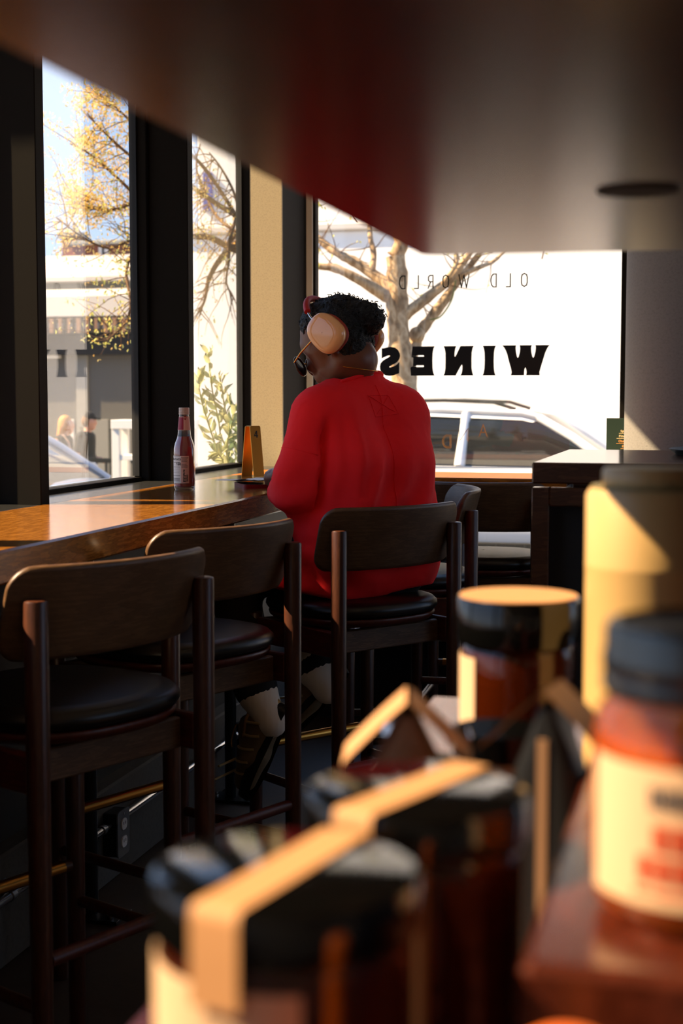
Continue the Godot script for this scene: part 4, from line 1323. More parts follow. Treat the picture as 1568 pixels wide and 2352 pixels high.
func warp(how: String, p: Vector3, d: float) -> float:
	if how == "shirt":
		var f := p.dot(FW)
		var l := p.dot(LF)
		var u := p.y
		# folds: pulls from the shoulders down the back, creases gathering above the backrest
		var back := smoothstep(0.06, -0.10, f)
		var low := smoothstep(1.22, 1.05, u) * smoothstep(0.86, 0.98, u)
		d -= 0.0085 * back * low * sin(l * 62.0 + (u - 1.0) * 26.0 + sin(u * 19.0)) * smoothstep(0.26, 0.05, absf(l + 0.02))
		d -= 0.012 * back * smoothstep(1.30, 1.18, u) * smoothstep(0.92, 1.05, u) * (exp(-pow((l - 0.105 - (1.2 - u) * 0.12) / 0.016, 2.0)) - 0.8 * exp(-pow((l - 0.135 - (1.2 - u) * 0.14) / 0.014, 2.0)))
		var lc := 0.160 + (1.25 - u) * 0.10
		d += 0.024 * smoothstep(0.10, 0.02, f) * smoothstep(1.29, 1.20, u) * smoothstep(0.98, 1.06, u) * exp(-pow((l - lc) / 0.012, 2.0))
		d -= 0.007 * back * smoothstep(1.20, 1.10, u) * smoothstep(0.94, 1.0, u) * exp(-pow((l - 0.03 - (1.2 - u) * 0.35) / 0.012, 2.0))
		d -= 0.006 * sin(u * 55.0 + l * 30.0) * smoothstep(0.17, 0.25, l) * smoothstep(1.2, 1.05, u)
		d -= 0.007 * sin(u * 70.0 - l * 24.0) * smoothstep(0.97, 0.90, u) * smoothstep(0.02, 0.16, l)
		d += 0.0025 * fuzz.get_noise_3dv(p * 60.0)
		# neckline and hem
		var neck := (p - B(0.052, -0.012, 1.346)).dot(B(0.52, 0.22, 1.0).normalized())
		var away := Vector2(f - 0.058, l + 0.004).length()
		d = maxf(d, minf(neck, 0.088 - away))
		d = maxf(d, 0.800 - u - 0.012 * sin(l * 14.0) + 0.02 * smoothstep(0.1, 0.3, l))
		return d
	if how == "hair":
		d += 0.010 * fuzz.get_noise_3dv(p * 110.0) + 0.006 * fuzz.get_noise_3dv(p * 260.0)
		var q := p - head_at
		# keep the face, the ears and the nape free
		d = maxf(d, q.dot(hf) - 0.058 - 0.35 * q.dot(hu))
		d = maxf(d, -0.075 - q.dot(hu) + 0.15 * q.dot(hf))
		return d
	if how == "sock":
		return d - 0.0006 * sin(p.dot(LF) * 380.0 + p.dot(FW) * 220.0)
	return d

func grown(bones: Array, which: Array, by: float) -> Array:
	var o := []
	for i in which:
		var b: Array = bones[i].duplicate()
		b[2] += by
		b[3] += by
		o.append(b)
	return o

# where the field is met coming from outside along dir
func meet(bones: Array, p: Vector3, dir: Vector3, k: float, how := "") -> Vector3:
	var from := p
	for i in 60:
		var d := field_at(bones, p, k)
		if how != "":
			d = warp(how, p, d)
		if d < 0.0008:
			break
		if d > 0.5 or i == 59:
			return from
		p += dir * maxf(d * 0.7, 0.0006)
		if p.distance_to(from) > 0.6:
			return from
	return p

func near_only(pts: Array, c: Vector3, r: float) -> Array:
	var o := []
	for p in pts:
		if p.distance_to(c) < r:
			o.append(p)
	while o.size() < 2:
		o.append(c + Vector3.UP * 0.001 * o.size())
	return o

func hand(bones: Array, wrist: Vector3, fwd: Vector3, side: Vector3, up: Vector3) -> void:
	var palm := wrist + fwd * 0.075
	bones.append([wrist + side * 0.012, palm + side * 0.026, 0.021, 0.016])
	bones.append([wrist - side * 0.012, palm - side * 0.022, 0.021, 0.016])
	bones.append([wrist, palm, 0.022, 0.017])
	for i in 4:
		var sp: float = [0.030, 0.010, -0.010, -0.029][i]
		var ln: float = [0.072, 0.082, 0.076, 0.060][i]
		var a := palm + side * sp
		var m := a + (fwd + up * 0.10 + side * sp * 2.0).normalized() * ln * 0.5
		bones.append([a, m, 0.0098, 0.0088])
		bones.append([m, m + (fwd - up * 0.5 + side * sp * 2.0).normalized() * ln * 0.5, 0.0088, 0.0074])
	var t0 := wrist + fwd * 0.02 + side * 0.022
	var t1 := t0 + (fwd * 0.7 + side * 0.7).normalized() * 0.042
	bones.append([t0, t1, 0.013, 0.0105])
	bones.append([t1, t1 + (fwd * 0.95 + side * 0.2 - up * 0.2).normalized() * 0.032, 0.0105, 0.0082])

func guest() -> void:
	fuzz.seed = 4
	fuzz.frequency = 1.0
	var o := thing("person", "seated person in a loose red shirt looking down at the counter", "person", SEAT_AT)
	var view := Vector3(-0.2476, 0, -0.9689)
	var right := Vector3(0.9689, 0, -0.2476)
	var ya := deg_to_rad(62.0)
	var fh := view * cos(ya) - right * sin(ya)
	hl = Vector3.UP.cross(fh).normalized()
	hf = fh.rotated(hl, deg_to_rad(24.0))
	if hf.y > 0.0:
		hf = fh.rotated(hl, deg_to_rad(-24.0))
	hu = hl.cross(hf) if hl.cross(hf).y > 0.0 else hf.cross(hl)
	# a slight tilt of the head towards the left shoulder
	head_at = B(0.062, 0.026, 1.470)
	# ---- body
	var sk := [
		[B(0.0, 0.070, 0.885), B(0.0, -0.070, 0.885), 0.12, 0.12],
		[B(-0.005, 0.035, 0.92), B(-0.005, 0.035, 1.10), 0.11, 0.105],
		[B(-0.005, -0.035, 0.92), B(-0.005, -0.035, 1.10), 0.11, 0.105],
		[B(0.0, 0.065, 1.16), B(0.01, 0.075, 1.22), 0.10, 0.088],
		[B(0.0, -0.065, 1.16), B(0.01, -0.075, 1.22), 0.10, 0.088],
		[B(0.015, 0.135, 1.285), B(0.015, -0.135, 1.285), 0.054, 0.054],
		[B(0.03, 0.0, 1.30), B(0.052, -0.008, 1.37), 0.075, 0.055],
		[B(0.052, -0.008, 1.36), H(-0.022, 0, -0.05), 0.054, 0.052],
		# arms
		[B(0.02, 0.148, 1.275), B(0.050, 0.196, 1.095), 0.050, 0.042],
		[B(0.050, 0.196, 1.095), B(0.27, 0.05, 1.105), 0.042, 0.027],
		[B(0.02, -0.150, 1.275), B(0.13, -0.205, 1.09), 0.050, 0.042],
		[B(0.13, -0.205, 1.09), B(0.37, -0.12, 1.105), 0.042, 0.027],
		# legs
		[B(0.02, 0.085, 0.875), B(0.39, 0.17, 0.845), 0.090, 0.066],
		[B(0.39, 0.17, 0.845), B(0.075, 0.300, 0.56), 0.060, 0.046],
		[B(0.02, -0.085, 0.875), B(0.40, -0.10, 0.845), 0.090, 0.066],
		[B(0.40, -0.10, 0.845), B(0.085, 0.105, 0.60), 0.060, 0.046],
		[B(0.075, 0.300, 0.56), B(0.030, 0.282, 0.49), 0.040, 0.036],
		[B(0.085, 0.105, 0.60), B(0.045, 0.085, 0.55), 0.040, 0.036],
	]
	hand(sk, B(0.27, 0.05, 1.105), (B(0.9, -0.42, -0.2)).normalized(), B(-0.42, -0.9, 0).normalized(), Vector3.UP)
	hand(sk, B(0.37, -0.12, 1.105), (B(0.98, 0.05, -0.2)).normalized(), B(-0.05, 0.98, 0).normalized(), Vector3.UP)
	var body := nets(sk, 0.011, 0.03)
	# head on its own finer grid
	var hd := [
		[H(-0.006, 0.008, 0.020), H(0.028, 0.008, 0.030), 0.069, 0.070],
		[H(-0.006, -0.008, 0.020), H(0.028, -0.008, 0.030), 0.069, 0.070],
		[H(0.040, 0.018, -0.015), H(0.045, 0.014, -0.060), 0.056, 0.044],
		[H(0.040, -0.018, -0.015), H(0.045, -0.014, -0.060), 0.056, 0.044],
		[H(-0.005, 0.045, -0.065), H(0.055, 0.016, -0.108), 0.028, 0.022],
		[H(-0.005, -0.045, -0.065), H(0.055, -0.016, -0.108), 0.028, 0.022],
		[H(0.072, 0.008, -0.112), H(0.072, -0.008, -0.112), 0.020, 0.020],
		[H(0.086, 0.030, 0.016), H(0.086, -0.030, 0.016), 0.017, 0.017],
		[H(0.096, 0, 0.006), H(0.114, 0, -0.034), 0.009, 0.012],
		[H(0.102, 0.013, -0.040), H(0.102, -0.013, -0.040), 0.010, 0.010],
		[H(0.094, 0.016, -0.066), H(0.094, -0.016, -0.066), 0.0105, 0.0105],
		[H(0.090, 0.013, -0.080), H(0.090, -0.013, -0.080), 0.0115, 0.0115],
		[H(-0.006, 0, -0.030), H(-0.014, 0, -0.075), 0.054, 0.053],
		[H(-0.020, 0, -0.07), B(0.052, -0.008, 1.38), 0.053, 0.055],
	]
	for sd in [-1.0, 1.0]:
		hd.append([H(-0.004, 0.078 * sd, 0.016), H(-0.018, 0.083 * sd, 0.014), 0.007, 0.007])
		hd.append([H(-0.018, 0.083 * sd, 0.014), H(-0.020, 0.084 * sd, -0.016), 0.0075, 0.0075])
		hd.append([H(-0.020, 0.083 * sd, -0.016), H(-0.004, 0.079 * sd, -0.042), 0.0075, 0.0085])
	nets(hd, 0.0045, 0.022, "", body)
	part(body, "body", "skin", o)
	for sd in [-1.0, 1.0]:
		part(lathe(st(), [Vector2(0, -0.011), Vector2(0.008, -0.008), Vector2(0.011, 0), Vector2(0.008, 0.008), Vector2(0, 0.011)], 12, Transform3D(Basis.IDENTITY, H(0.086, 0.032 * sd, -0.004))), "eye", "paper", o)
	# ---- hair
	var ha := [
		[H(-0.012, 0.010, 0.030), H(0.022, 0.010, 0.044), 0.079, 0.071],
		[H(-0.012, -0.010, 0.030), H(0.022, -0.010, 0.044), 0.079, 0.071],
		[H(-0.012, 0.018, -0.005), H(-0.012, -0.018, -0.005), 0.067, 0.067],
		[H(-0.020, 0.024, -0.045), H(-0.020, -0.024, -0.045), 0.046, 0.046],
		[H(-0.088, 0.012, 0.026), H(-0.097, -0.008, 0.014), 0.037, 0.035],
		[H(-0.104, 0.004, 0.000), H(-0.098, -0.016, -0.004), 0.026, 0.024],
	]
	var hs := nets(ha, 0.005, 0.018, "hair")
	part(hs, "hair", "hair", o, "short black curly hair gathered in a bun")
	var cu := st()
	for i in 10:
		var p := H(-0.116 + rng.randf_range(-0.018, 0.02), rng.randf_range(-0.03, 0.03), 0.008 + rng.randf_range(-0.03, 0.03))
		var d := ((p - H(-0.09, 0, 0.012)).normalized() + rand_dir() * 0.5).normalized()
		var bb := basis_up(d)
		var pts := []
		var rad := rng.randf_range(0.003, 0.005)
		for j in 16:
			pts.append(p + d * (j * 0.0010 - 0.002) + bb.x * cos(j * 0.9) * rad + bb.z * sin(j * 0.9) * rad)
		tube(cu, pts, 0.0011, 5)
	for i in 260:
		var dd := rand_dir()
		if dd.dot(hf) > 0.45 or dd.dot(hu) < -0.3 or absf(dd.dot(hl)) > 0.85:
			continue
		var c0 := H(-0.035, 0, 0.03) if i % 3 else H(-0.09, 0, 0.015)
		var p := meet(ha, c0 + dd * 0.16, -dd, 0.018, "hair")
		if p.distance_to(c0) > 0.13:
			continue
		var d := (dd + rand_dir() * 0.6).normalized()
		var bb := basis_up(d)
		var pts := []
		var rad := rng.randf_range(0.002, 0.004)
		for j in 9:
			pts.append(p + d * (j * 0.0011 - 0.003) + bb.x * cos(j * 1.0) * rad + bb.z * sin(j * 1.0) * rad)
		tube(cu, pts, 0.001, 4)
	var cs := part(cu, "curls", "hair", o)
	cs.set_meta("kind", "stuff")
	# ---- shirt
	var sh := [
		[B(-0.010, 0.082, 0.880), B(-0.010, -0.090, 0.880), 0.130, 0.132],
		[B(-0.012, 0.072, 0.92), B(-0.012, 0.072, 1.12), 0.128, 0.122],
		[B(-0.012, -0.076, 0.92), B(-0.012, -0.074, 1.12), 0.130, 0.122],
		[B(-0.005, 0.072, 1.14), B(0.005, 0.078, 1.22), 0.118, 0.100],
		[B(-0.005, -0.078, 1.14), B(0.005, -0.084, 1.22), 0.120, 0.102],
		[B(0.012, 0.128, 1.272), B(0.012, -0.132, 1.272), 0.066, 0.068],
		[B(0.02, 0.085, 1.282), B(0.048, 0.030, 1.330), 0.070, 0.058],
		[B(0.02, -0.085, 1.282), B(0.048, -0.040, 1.330), 0.070, 0.058],
		[B(0.03, 0.0, 1.29), B(0.052, -0.010, 1.352), 0.085, 0.066],
		[B(0.02, 0.142, 1.262), B(0.030, 0.196, 1.085), 0.066, 0.064],
		[B(0.030, 0.196, 1.085), B(0.10, 0.172, 1.068), 0.063, 0.055],
		[B(0.02, 0.186, 1.06), B(0.05, 0.165, 0.99), 0.050, 0.034],
		[B(0.02, -0.145, 1.262), B(0.13, -0.205, 1.09), 0.068, 0.066],
		[B(0.13, -0.205, 1.09), B(0.20, -0.175, 1.085), 0.064, 0.055],
		[B(0.0, -0.095, 0.95), B(0.02, -0.120, 1.235), 0.122, 0.096],
		[B(0.06, 0.11, 0.855), B(0.09, 0.195, 0.84), 0.09, 0.050],
		[B(0.02, 0.10, 0.85), B(0.03, 0.250, 0.82), 0.070, 0.028],
	]
	part(nets(sh, 0.0085, 0.035, "shirt"), "shirt", "shirt", o, "loose red shirt")
	# seams: centre back, stitched square below the collar, left sleeve
	var line := []
	for i in 34:
		var u := 1.345 - i * 0.0145
		var l := -0.012 + 0.010 * sin((1.345 - u) * 4.0)
		line.append(meet(sh, B(-0.42, l, u), FW, 0.035, "shirt") - FW * 0.0003)
	part(tube(st(), near_only(line, B(0, 0, 1.1), 0.36), 0.0013, 6), "back_seam", "shirt", o)
	var sq := [Vector2(0.030, 1.318), Vector2(-0.040, 1.318), Vector2(-0.055, 1.270), Vector2(0.018, 1.262), Vector2(0.030, 1.318), Vector2(-0.055, 1.270)]
	var sq2 := [Vector2(-0.040, 1.318), Vector2(0.018, 1.262)]
	for poly in [sq, sq2]:
		var pts := []
		for i in poly.size() - 1:
			for j in 8:
				var q: Vector2 = poly[i].lerp(poly[i + 1], j / 8.0)
				pts.append(meet(sh, B(-0.42, q.x, q.y), FW, 0.035, "shirt"))
		part(tube(st(), near_only(pts, B(0, 0, 1.28), 0.2), 0.0011, 5), "stitching", "shirt", o)
	line = []
	var ax := (B(0.030, 0.196, 1.085) - B(0.02, 0.142, 1.262)).normalized()
	var mid := B(0.025, 0.172, 1.165)
	var sx := ax.cross(FW).normalized()
	var sy := ax.cross(sx)
	for i in 25:
		var a := TAU * i / 24.0
		var d := sx * cos(a) + sy * sin(a)
		line.append(meet(sh, mid + d * 0.16, -d, 0.035, "shirt"))
	var keep := []
	for p in line:
		if p.distance_to(mid) < 0.095:
			keep.append(p)
	part(tube(st(), keep, 0.0013, 5), "sleeve_seam", "shirt", o)
	# ribbed collar
	line = []
	var nn := B(0.52, 0.22, 1.0).normalized()
	var nx0 := nn.cross(LF).normalized()
	var ny0 := nn.cross(nx0)
	for i in 33:
		var a := TAU * i / 32.0
		var d := nx0 * cos(a) + ny0 * sin(a)
		line.append(meet(sh, B(0.052, -0.012, 1.342) + d * 0.13, -d, 0.035) + d * 0.001)
	part(tube(st(), near_only(line, B(0.052, -0.012, 1.342), 0.125), 0.0050, 8), "collar", "shirt", o)
	# ---- trousers, socks and shoes
	var tr := grown(sk, [0, 12, 13, 14, 15], 0.012)
	part(nets(tr, 0.012, 0.035), "trousers", "trousers", o, "black trousers")
	part(nets([[B(0.082, 0.303, 0.572), B(0.030, 0.282, 0.475), 0.050, 0.042], [B(0.078, 0.301, 0.563), B(0.070, 0.298, 0.548), 0.053, 0.053]], 0.0055, 0.012, "sock"), "sock", "sock", o, "ribbed white sock")
	part(nets([[B(0.092, 0.110, 0.612), B(0.045, 0.085, 0.535), 0.050, 0.042], [B(0.088, 0.108, 0.603), B(0.080, 0.103, 0.588), 0.053, 0.053]], 0.0055, 0.012, "sock"), "sock", "sock", o, "ribbed white sock")
	shoe(o, B(0.005, 0.262, 0.500), B(0.085, 0.292, 0.325), B(1.0, 0.5, 0.35))
	shoe(o, B(0.020, 0.062, 0.575), B(0.16, 0.10, 0.425), B(0.8, 0.1, 0.8))
	# necklace
	line = []
	for i in 15:
		var a := -1.35 + 2.7 * i / 14.0
		var d := (-hf * cos(a) - hl * sin(a))
		d.y = 0
		line.append(meet(sk + hd, B(0.052, -0.008, 1.392) + d.normalized() * 0.2 - Vector3.UP * 0.01 * cos(a * 1.2), -d.normalized(), 0.022) + d.normalized() * 0.0008)
	part(tube(st(), near_only(line, B(0.052, -0.008, 1.385), 0.1), 0.0011, 6), "necklace", "gold", o, "fine gold chain")

	# ---- headphones: a thing of their own, worn on the head
	var w := thing("headphones", "glossy peach over-ear headphones with a red headband on the guest's head", "headphones", SEAT_AT)
	for sd in [1.0, -1.0]:
		var c := H(-0.018, 0.112 * sd, 0.002)
		var nx: Vector3 = hl * sd
		var ux := (hu * 0.90 + hf * 0.42).normalized()
		var vx := nx.cross(ux)
		var cup := st()
		var rows := []
		for q in [[0.02, 0.0215], [0.55, 0.0210], [0.78, 0.0185], [0.92, 0.0135], [0.985, 0.007], [1.0, 0.0], [0.985, -0.008], [0.93, -0.013], [0.85, -0.0145], [0.02, -0.0145]]:
			var row := []
			for j in 48:
				var t := TAU * j / 48
				var cx := signf(cos(t)) * pow(absf(cos(t)), 2.0 / 2.6)
				var cy := signf(sin(t)) * pow(absf(sin(t)), 2.0 / 2.6)
				row.append(c + vx * cx * q[0] * 0.0455 * (1.0 - 0.06 * cy) + ux * cy * q[0] * 0.0545 + nx * q[1])
			rows.append(row)
		grid(cup, rows, true, c)
		part(cup, "ear_cup", "peach_metal", w)
		var cs2 := st()
		rows = []
		for q in [[0.55, -0.0150], [0.86, -0.0150], [0.95, -0.022], [0.94, -0.032], [0.84, -0.038], [0.62, -0.036], [0.50, -0.028], [0.50, -0.0150]]:
			var row := []
			for j in 40:
				var t := TAU * j / 40
				var cx := signf(cos(t)) * pow(absf(cos(t)), 2.0 / 2.6)
				var cy := signf(sin(t)) * pow(absf(sin(t)), 2.0 / 2.6)
				row.append(c + vx * cx * q[0] * 0.0465 + ux * cy * q[0] * 0.0525 + nx * q[1])
			rows.append(row)
		grid(cs2, rows, true, c - nx * 0.026)
		part(cs2, "ear_cushion", "ear_cushion", w, "red-brown ear cushion")
		part(tube(st(), [c + ux * 0.050 - nx * 0.006, H(0.012, 0.100 * sd, 0.062), H(0.018, 0.092 * sd, 0.078)], 0.0036, 10), "stem", "chrome", w)
	var band := []
	for i in 25:
		var a := PI * (0.19 + 0.62 * i / 24.0)
		band.append(H(0.002 + 0.030 * sin(a), cos(a) * 0.112, 0.016 + sin(a) * 0.115))
	part(tube(st(), band, 0.0085, 12), "headband", "headband_red", w)

	# ---- sunglasses
	var g := thing("sunglasses", "dark tortoiseshell sunglasses with thin gold temples on the guest's nose", "sunglasses", SEAT_AT)
	for sd in [1.0, -1.0]:
		var c := H(0.126, 0.035 * sd, -0.026)
		var nx2: Vector3 = (hf + hl * 0.12 * sd).normalized()
		var ux2: Vector3 = (hu - nx2 * hu.dot(nx2)).normalized()
		var vx2: Vector3 = nx2.cross(ux2)
		var ring := []
		for j in 29:
			var t := TAU * j / 28
			ring.append(c + vx2 * cos(t) * 0.029 + ux2 * sin(t) * 0.026 * (1.0 - 0.08 * cos(t) * sd))
		part(tube(st(), ring, 0.0032, 8, false), "rim", "tortoise", g)
		var le := st()
		for j in 28:
			tri(le, c + nx2 * 0.003, ring[j], ring[j + 1], nx2, nx2, nx2)
			tri(le, c, ring[j], ring[j + 1], -nx2, -nx2, -nx2)
		part(le, "lens", "lens_dark", g)
		part(tube(st(), [H(0.124, 0.064 * sd, -0.016), H(0.09, 0.076 * sd, -0.004), H(0.02, 0.086 * sd, 0.016), H(-0.03, 0.086 * sd, 0.020)], 0.0022, 8), "temple", "gold", g)
	part(tube(st(), [H(0.128, 0.008, -0.018), H(0.132, 0.0, -0.014), H(0.128, -0.008, -0.018)], 0.0024, 8), "bridge", "gold", g)

func shoe(o: Node3D, heel: Vector3, toe: Vector3, top: Vector3) -> void:
	var x := (toe - heel).normalized()
	var u := (top - x * top.dot(x)).normalized()
	var s := x.cross(u)
	var L := 0.265
	var up := []
	for q in [[0.06, 0.0, 0.032, 0.13, 0.0, 0.030, 0.034, 0.034], [0.04, 0.012, 0.055, 0.2, 0.018, 0.065, 0.022, 0.02], [0.04, -0.012, 0.055, 0.2, -0.018, 0.065, 0.022, 0.02], [0.2, 0.012, 0.032, 0.55, 0.016, 0.030, 0.036, 0.034], [0.2, -0.012, 0.032, 0.55, -0.014, 0.030, 0.036, 0.034], [0.3, 0.0, 0.06, 0.62, 0.0, 0.035, 0.028, 0.028], [0.55, 0.012, 0.028, 0.86, 0.006, 0.022, 0.036, 0.026], [0.55, -0.012, 0.028, 0.84, -0.006, 0.022, 0.034, 0.026], [0.30, 0.0, 0.085, 0.40, 0.0, 0.070, 0.016, 0.018]]:
		up.append([heel + x * (q[0] * L) + s * q[1] + u * q[2], heel + x * (q[3] * L) + s * q[4] + u * q[5], q[6], q[7]])
	var sh := part(nets(up, 0.0055, 0.018), "shoe", "shoe_dark", o, "worn brown and silver running shoe")
	var so := []
	for q in [[0.05, 0.0, 0.2, 0.0, 0.036, 0.034], [0.2, 0.006, 0.55, 0.012, 0.034, 0.036], [0.2, -0.006, 0.55, -0.012, 0.034, 0.036], [0.55, 0.01, 0.88, 0.0, 0.036, 0.028], [0.55, -0.01, 0.88, 0.0, 0.036, 0.028]]:
		so.append([q[0], q[1], q[2], q[3], q[4], q[5]])
	# flat outsole: outline swept through three layers
	var ring := []
	for j in 36:
		var a := TAU * j / 36
		var t := 0.47 - 0.55 * cos(a)
		var w := 0.042 * pow(absf(sin(a)), 0.6) * signf(sin(a)) * (0.86 + 0.22 * smoothstep(0.3, 0.7, t) - 0.25 * smoothstep(0.8, 1.02, t))
		ring.append(Vector2(t * L, w))
	var rows := []
	for q in [[0.9, -0.012], [1.0, -0.006], [1.03, 0.008], [0.98, 0.018], [0.6, 0.020]]:
		var row := []
		for r in ring:
			row.append(heel + x * ((r.x - 0.12) * (0.97 + 0.03 * q[0]) + 0.12) + s * r.y * q[0] + u * q[1])
		rows.append(row)
	var so_s := st()
	grid(so_s, rows, true, heel + x * 0.12)
	part(so_s, "outsole", "shoe_black", sh)
	# silver overlays along both sides, heel tab and laces
	for sd in [1.0, -1.0]:
		for k in 5:
			var t0 := 0.12 + 0.15 * k
			var pts := []
			for j in 9:
				var v := j / 8.0
				var p: Vector3 = heel + x * ((t0 + 0.10 * v) * L) + s * sd * 0.10 + u * (0.018 + 0.05 * v)
				pts.append(meet(up, p, -s * sd, 0.018))
			var sf := st()
			tube(sf, near_only(pts, heel + x * 0.12, 0.17), 0.0036, 6)
			part(sf, "overlay", "shoe_silver", sh)
		var rim := []
		for j in 11:
			var v := j / 10.0
			rim.append(meet(up, heel + x * ((-0.04 + 0.42 * v) * L) + s * sd * (0.03 + 0.07 * v) - x * 0.05 * (1 - v) + u * (0.062 + 0.012 * sin(v * PI)), (-s * sd * (0.3 + v) + x * (1 - v)).normalized(), 0.018))
		part(tube(st(), near_only(rim, heel + x * 0.05 + u * 0.06, 0.085), 0.005, 6), "collar", "shoe_tan", sh, "padded tan collar")
	var tab := []
	for j in 7:
		tab.append(meet(up, heel - x * 0.1 + u * (0.02 + 0.009 * j), x, 0.018))
	part(tube(st(), near_only(tab, heel + u * 0.04, 0.06), 0.008, 8), "heel_tab", "shoe_silver", sh)
	for k in 2:
		var a := heel + x * (0.34 * L) + u * 0.088 + s * (0.01 - 0.02 * k)
		part(tube(st(), spline([a, a + u * 0.02 - Vector3.UP * 0.01, a + u * 0.028 + s * (0.01 - 0.02 * k) - Vector3.UP * 0.05, a + u * 0.022 + s * (0.012 - 0.03 * k) - Vector3.UP * (0.095 - 0.03 * k)], 4), 0.0019, 6), "lace", "shoe_tan", sh)

# ------------------------------------------------------------------ display shelves round the lens
const SHELF := 1.0
func display_shelves() -> void:
	var u := thing("display_shelf_unit", "dark red-brown glossy display shelves with jars on them", "shelf unit", Vector3(0.2, 0, -0.6))
	# upper board: its underside fills the top of the picture
	var up := st()
	var poly := PackedVector2Array()
	var x0 := -0.2935 - 0.2
	var zf := -1.50 + 0.6
	for i in 7:
		var a := PI + PI / 2 * i / 6.0
		poly.append(Vector2(x0 + 0.02 + cos(a) * 0.02, zf + 0.02 + sin(a) * 0.02))
	poly.append(Vector2(0.72, zf - 0.045))
	poly.append(Vector2(0.72, 1.0))
	poly.append(Vector2(x0, 1.0))
	prism(up, poly, -1.46, -1.50, Transform3D(Basis(Vector3.RIGHT, PI / 2), Vector3.ZERO))
	var ub := part(up, "upper_board", "shelf_wood", u)
	part(cyl(st(), Vector3(-0.253, 1.4585, -0.474), Vector3(-0.253, 1.462, -0.474), 0.03, 20), "dark_disc", "black_panel", ub, "dark round disc")  # thin dark disc on the underside of the board
	part(box_between(st(), Vector3(-0.475, SHELF - 0.04, -0.86), Vector3(0.72, SHELF, 0.42), 0.003), "lower_board", "shelf_wood", u)
	part(box_between(st(), Vector3(0.68, 0.0, -0.86), Vector3(0.72, 1.46, 0.42), 0.002), "side_panel", "shelf_wood", u)
	part(box_between(st(), Vector3(-0.44, 0.0, -0.83), Vector3(0.68, SHELF - 0.04, 0.38), 0.002), "cupboard", "black_panel", u)
	var r := st()
	box_between(r, Vector3(-0.0635, SHELF, -0.95), Vector3(0.45, 1.105, -0.509), 0.004)
	lone(r, "display_riser", "shelf_wood", "low red-brown wooden riser under the tin-lidded amber jar", "riser")

	strap_jar("amber_jar", "big amber jar with glossy black lid, cream label and kraft strap", Vector3(-0.148, SHELF, -0.497), 0.05, 0.137, Vector2(0.22, -0.975), true, -0.2)
	strap_jar("amber_jar", "amber jar with mirror-black lid and kraft strap behind the big jar", Vector3(-0.123, SHELF, -0.617), 0.05, 0.137, Vector2(0.36, -0.93), false, 1.35)
	# jar at the back with a lit label on its left
	var o := thing("amber_jar", "slim amber jar with sunlit side label at the shelf's far end", "jar", Vector3(-0.15, SHELF, -1.177), 0, "amber jars with kraft straps")
	jar_body(o, 0.047, 0.112, true)
	part(lathe(st(), [Vector2(0, 0.110), Vector2(0.0505, 0.110), Vector2(0.0510, 0.112), Vector2(0.0510, 0.145), Vector2(0.0495, 0.1475), Vector2(0, 0.1475)], 40), "lid", "jar_lid_black", o)
	part(cyl(st(), Vector3(0, 0.1475, 0), Vector3(0, 0.1485, 0), 0.0485, 40), "lid_paper", "kraft", o, "kraft paper disc on the lid")
	wrap_label(o, "side_label", "cream_paper", 0.0482, 0.028, 0.100, 2.25, 3.6)
	# small dark jar with an orange tag, and a little clip-top jar
	o = thing("spice_jar", "small dark jar with bright orange label among the jars", "jar", Vector3(-0.135, SHELF, -0.965))
	jar_body(o, 0.03, 0.07, true)
	part(lathe(st(), [Vector2(0, 0.068), Vector2(0.032, 0.068), Vector2(0.032, 0.085), Vector2(0, 0.085)], 28), "lid", "jar_lid_black", o)
	wrap_label(o, "label", "kraft", 0.0306, 0.045, 0.066, 0.9, 2.3)
	o = thing("clip_top_jar", "little jar with shiny metal clip beside the orange label", "jar", Vector3(-0.168, SHELF, -0.885))
	jar_body(o, 0.024, 0.07, true)
	part(lathe(st(), [Vector2(0, 0.07), Vector2(0.024, 0.07), Vector2(0.024, 0.078), Vector2(0.012, 0.084), Vector2(0, 0.085)], 24), "lid", "jar_lid_tin", o)
	for sx in [-1.0, 1.0]:
		part(lathe(st(), [Vector2(0, -0.009), Vector2(0.0065, -0.006), Vector2(0.009, 0), Vector2(0.0065, 0.006), Vector2(0, 0.009)], 12, Transform3D(Basis.IDENTITY, Vector3(0.02 * sx, 0.10, 0.012))), "clip", "chrome", o)
	# tented kraft tags
	o = thing("kraft_pouch", "short kraft pouch with its header folded to a peak behind the mirror-black lid", "pouch", Vector3(-0.165, SHELF, -0.80))
	pouch(o, 0.042, 0.055, 0.140, 0.05, PI / 2 + 0.2)  # body in the darker kraft, shade put into its colour
	o = thing("kraft_pouch", "tall black pouch with kraft edges and a narrow peaked header", "pouch", Vector3(-0.082, SHELF, -0.79))
	pouch(o, 0.034, 0.05, 0.152, 0.05, PI / 2 - 0.15, "black_bag")
	# beige canister with an olive lid
	o = thing("canister", "tall beige enamel canister with a narrower olive lid", "canister", Vector3(-0.042, SHELF, -1.13))
	part(lathe(st(), [Vector2(0, 0), Vector2(0.046, 0), Vector2(0.05, 0.004), Vector2(0.05, 0.18), Vector2(0.0503, 0.181), Vector2(0.05, 0.183), Vector2(0.05, 0.236), Vector2(0.047, 0.241), Vector2(0, 0.241)], 56), "body", "beige_enamel", o)
	part(lathe(st(), [Vector2(0, 0.241), Vector2(0.037, 0.241), Vector2(0.038, 0.244), Vector2(0.038, 0.254), Vector2(0.036, 0.257), Vector2(0, 0.257)], 40), "lid", "beige_enamel", o)
	part(lathe(st(), [Vector2(0.040, 0.2412), Vector2(0.046, 0.2412), Vector2(0.046, 0.2432), Vector2(0.040, 0.2432), Vector2(0.040, 0.2412)], 40), "seal", "olive_lid", o)
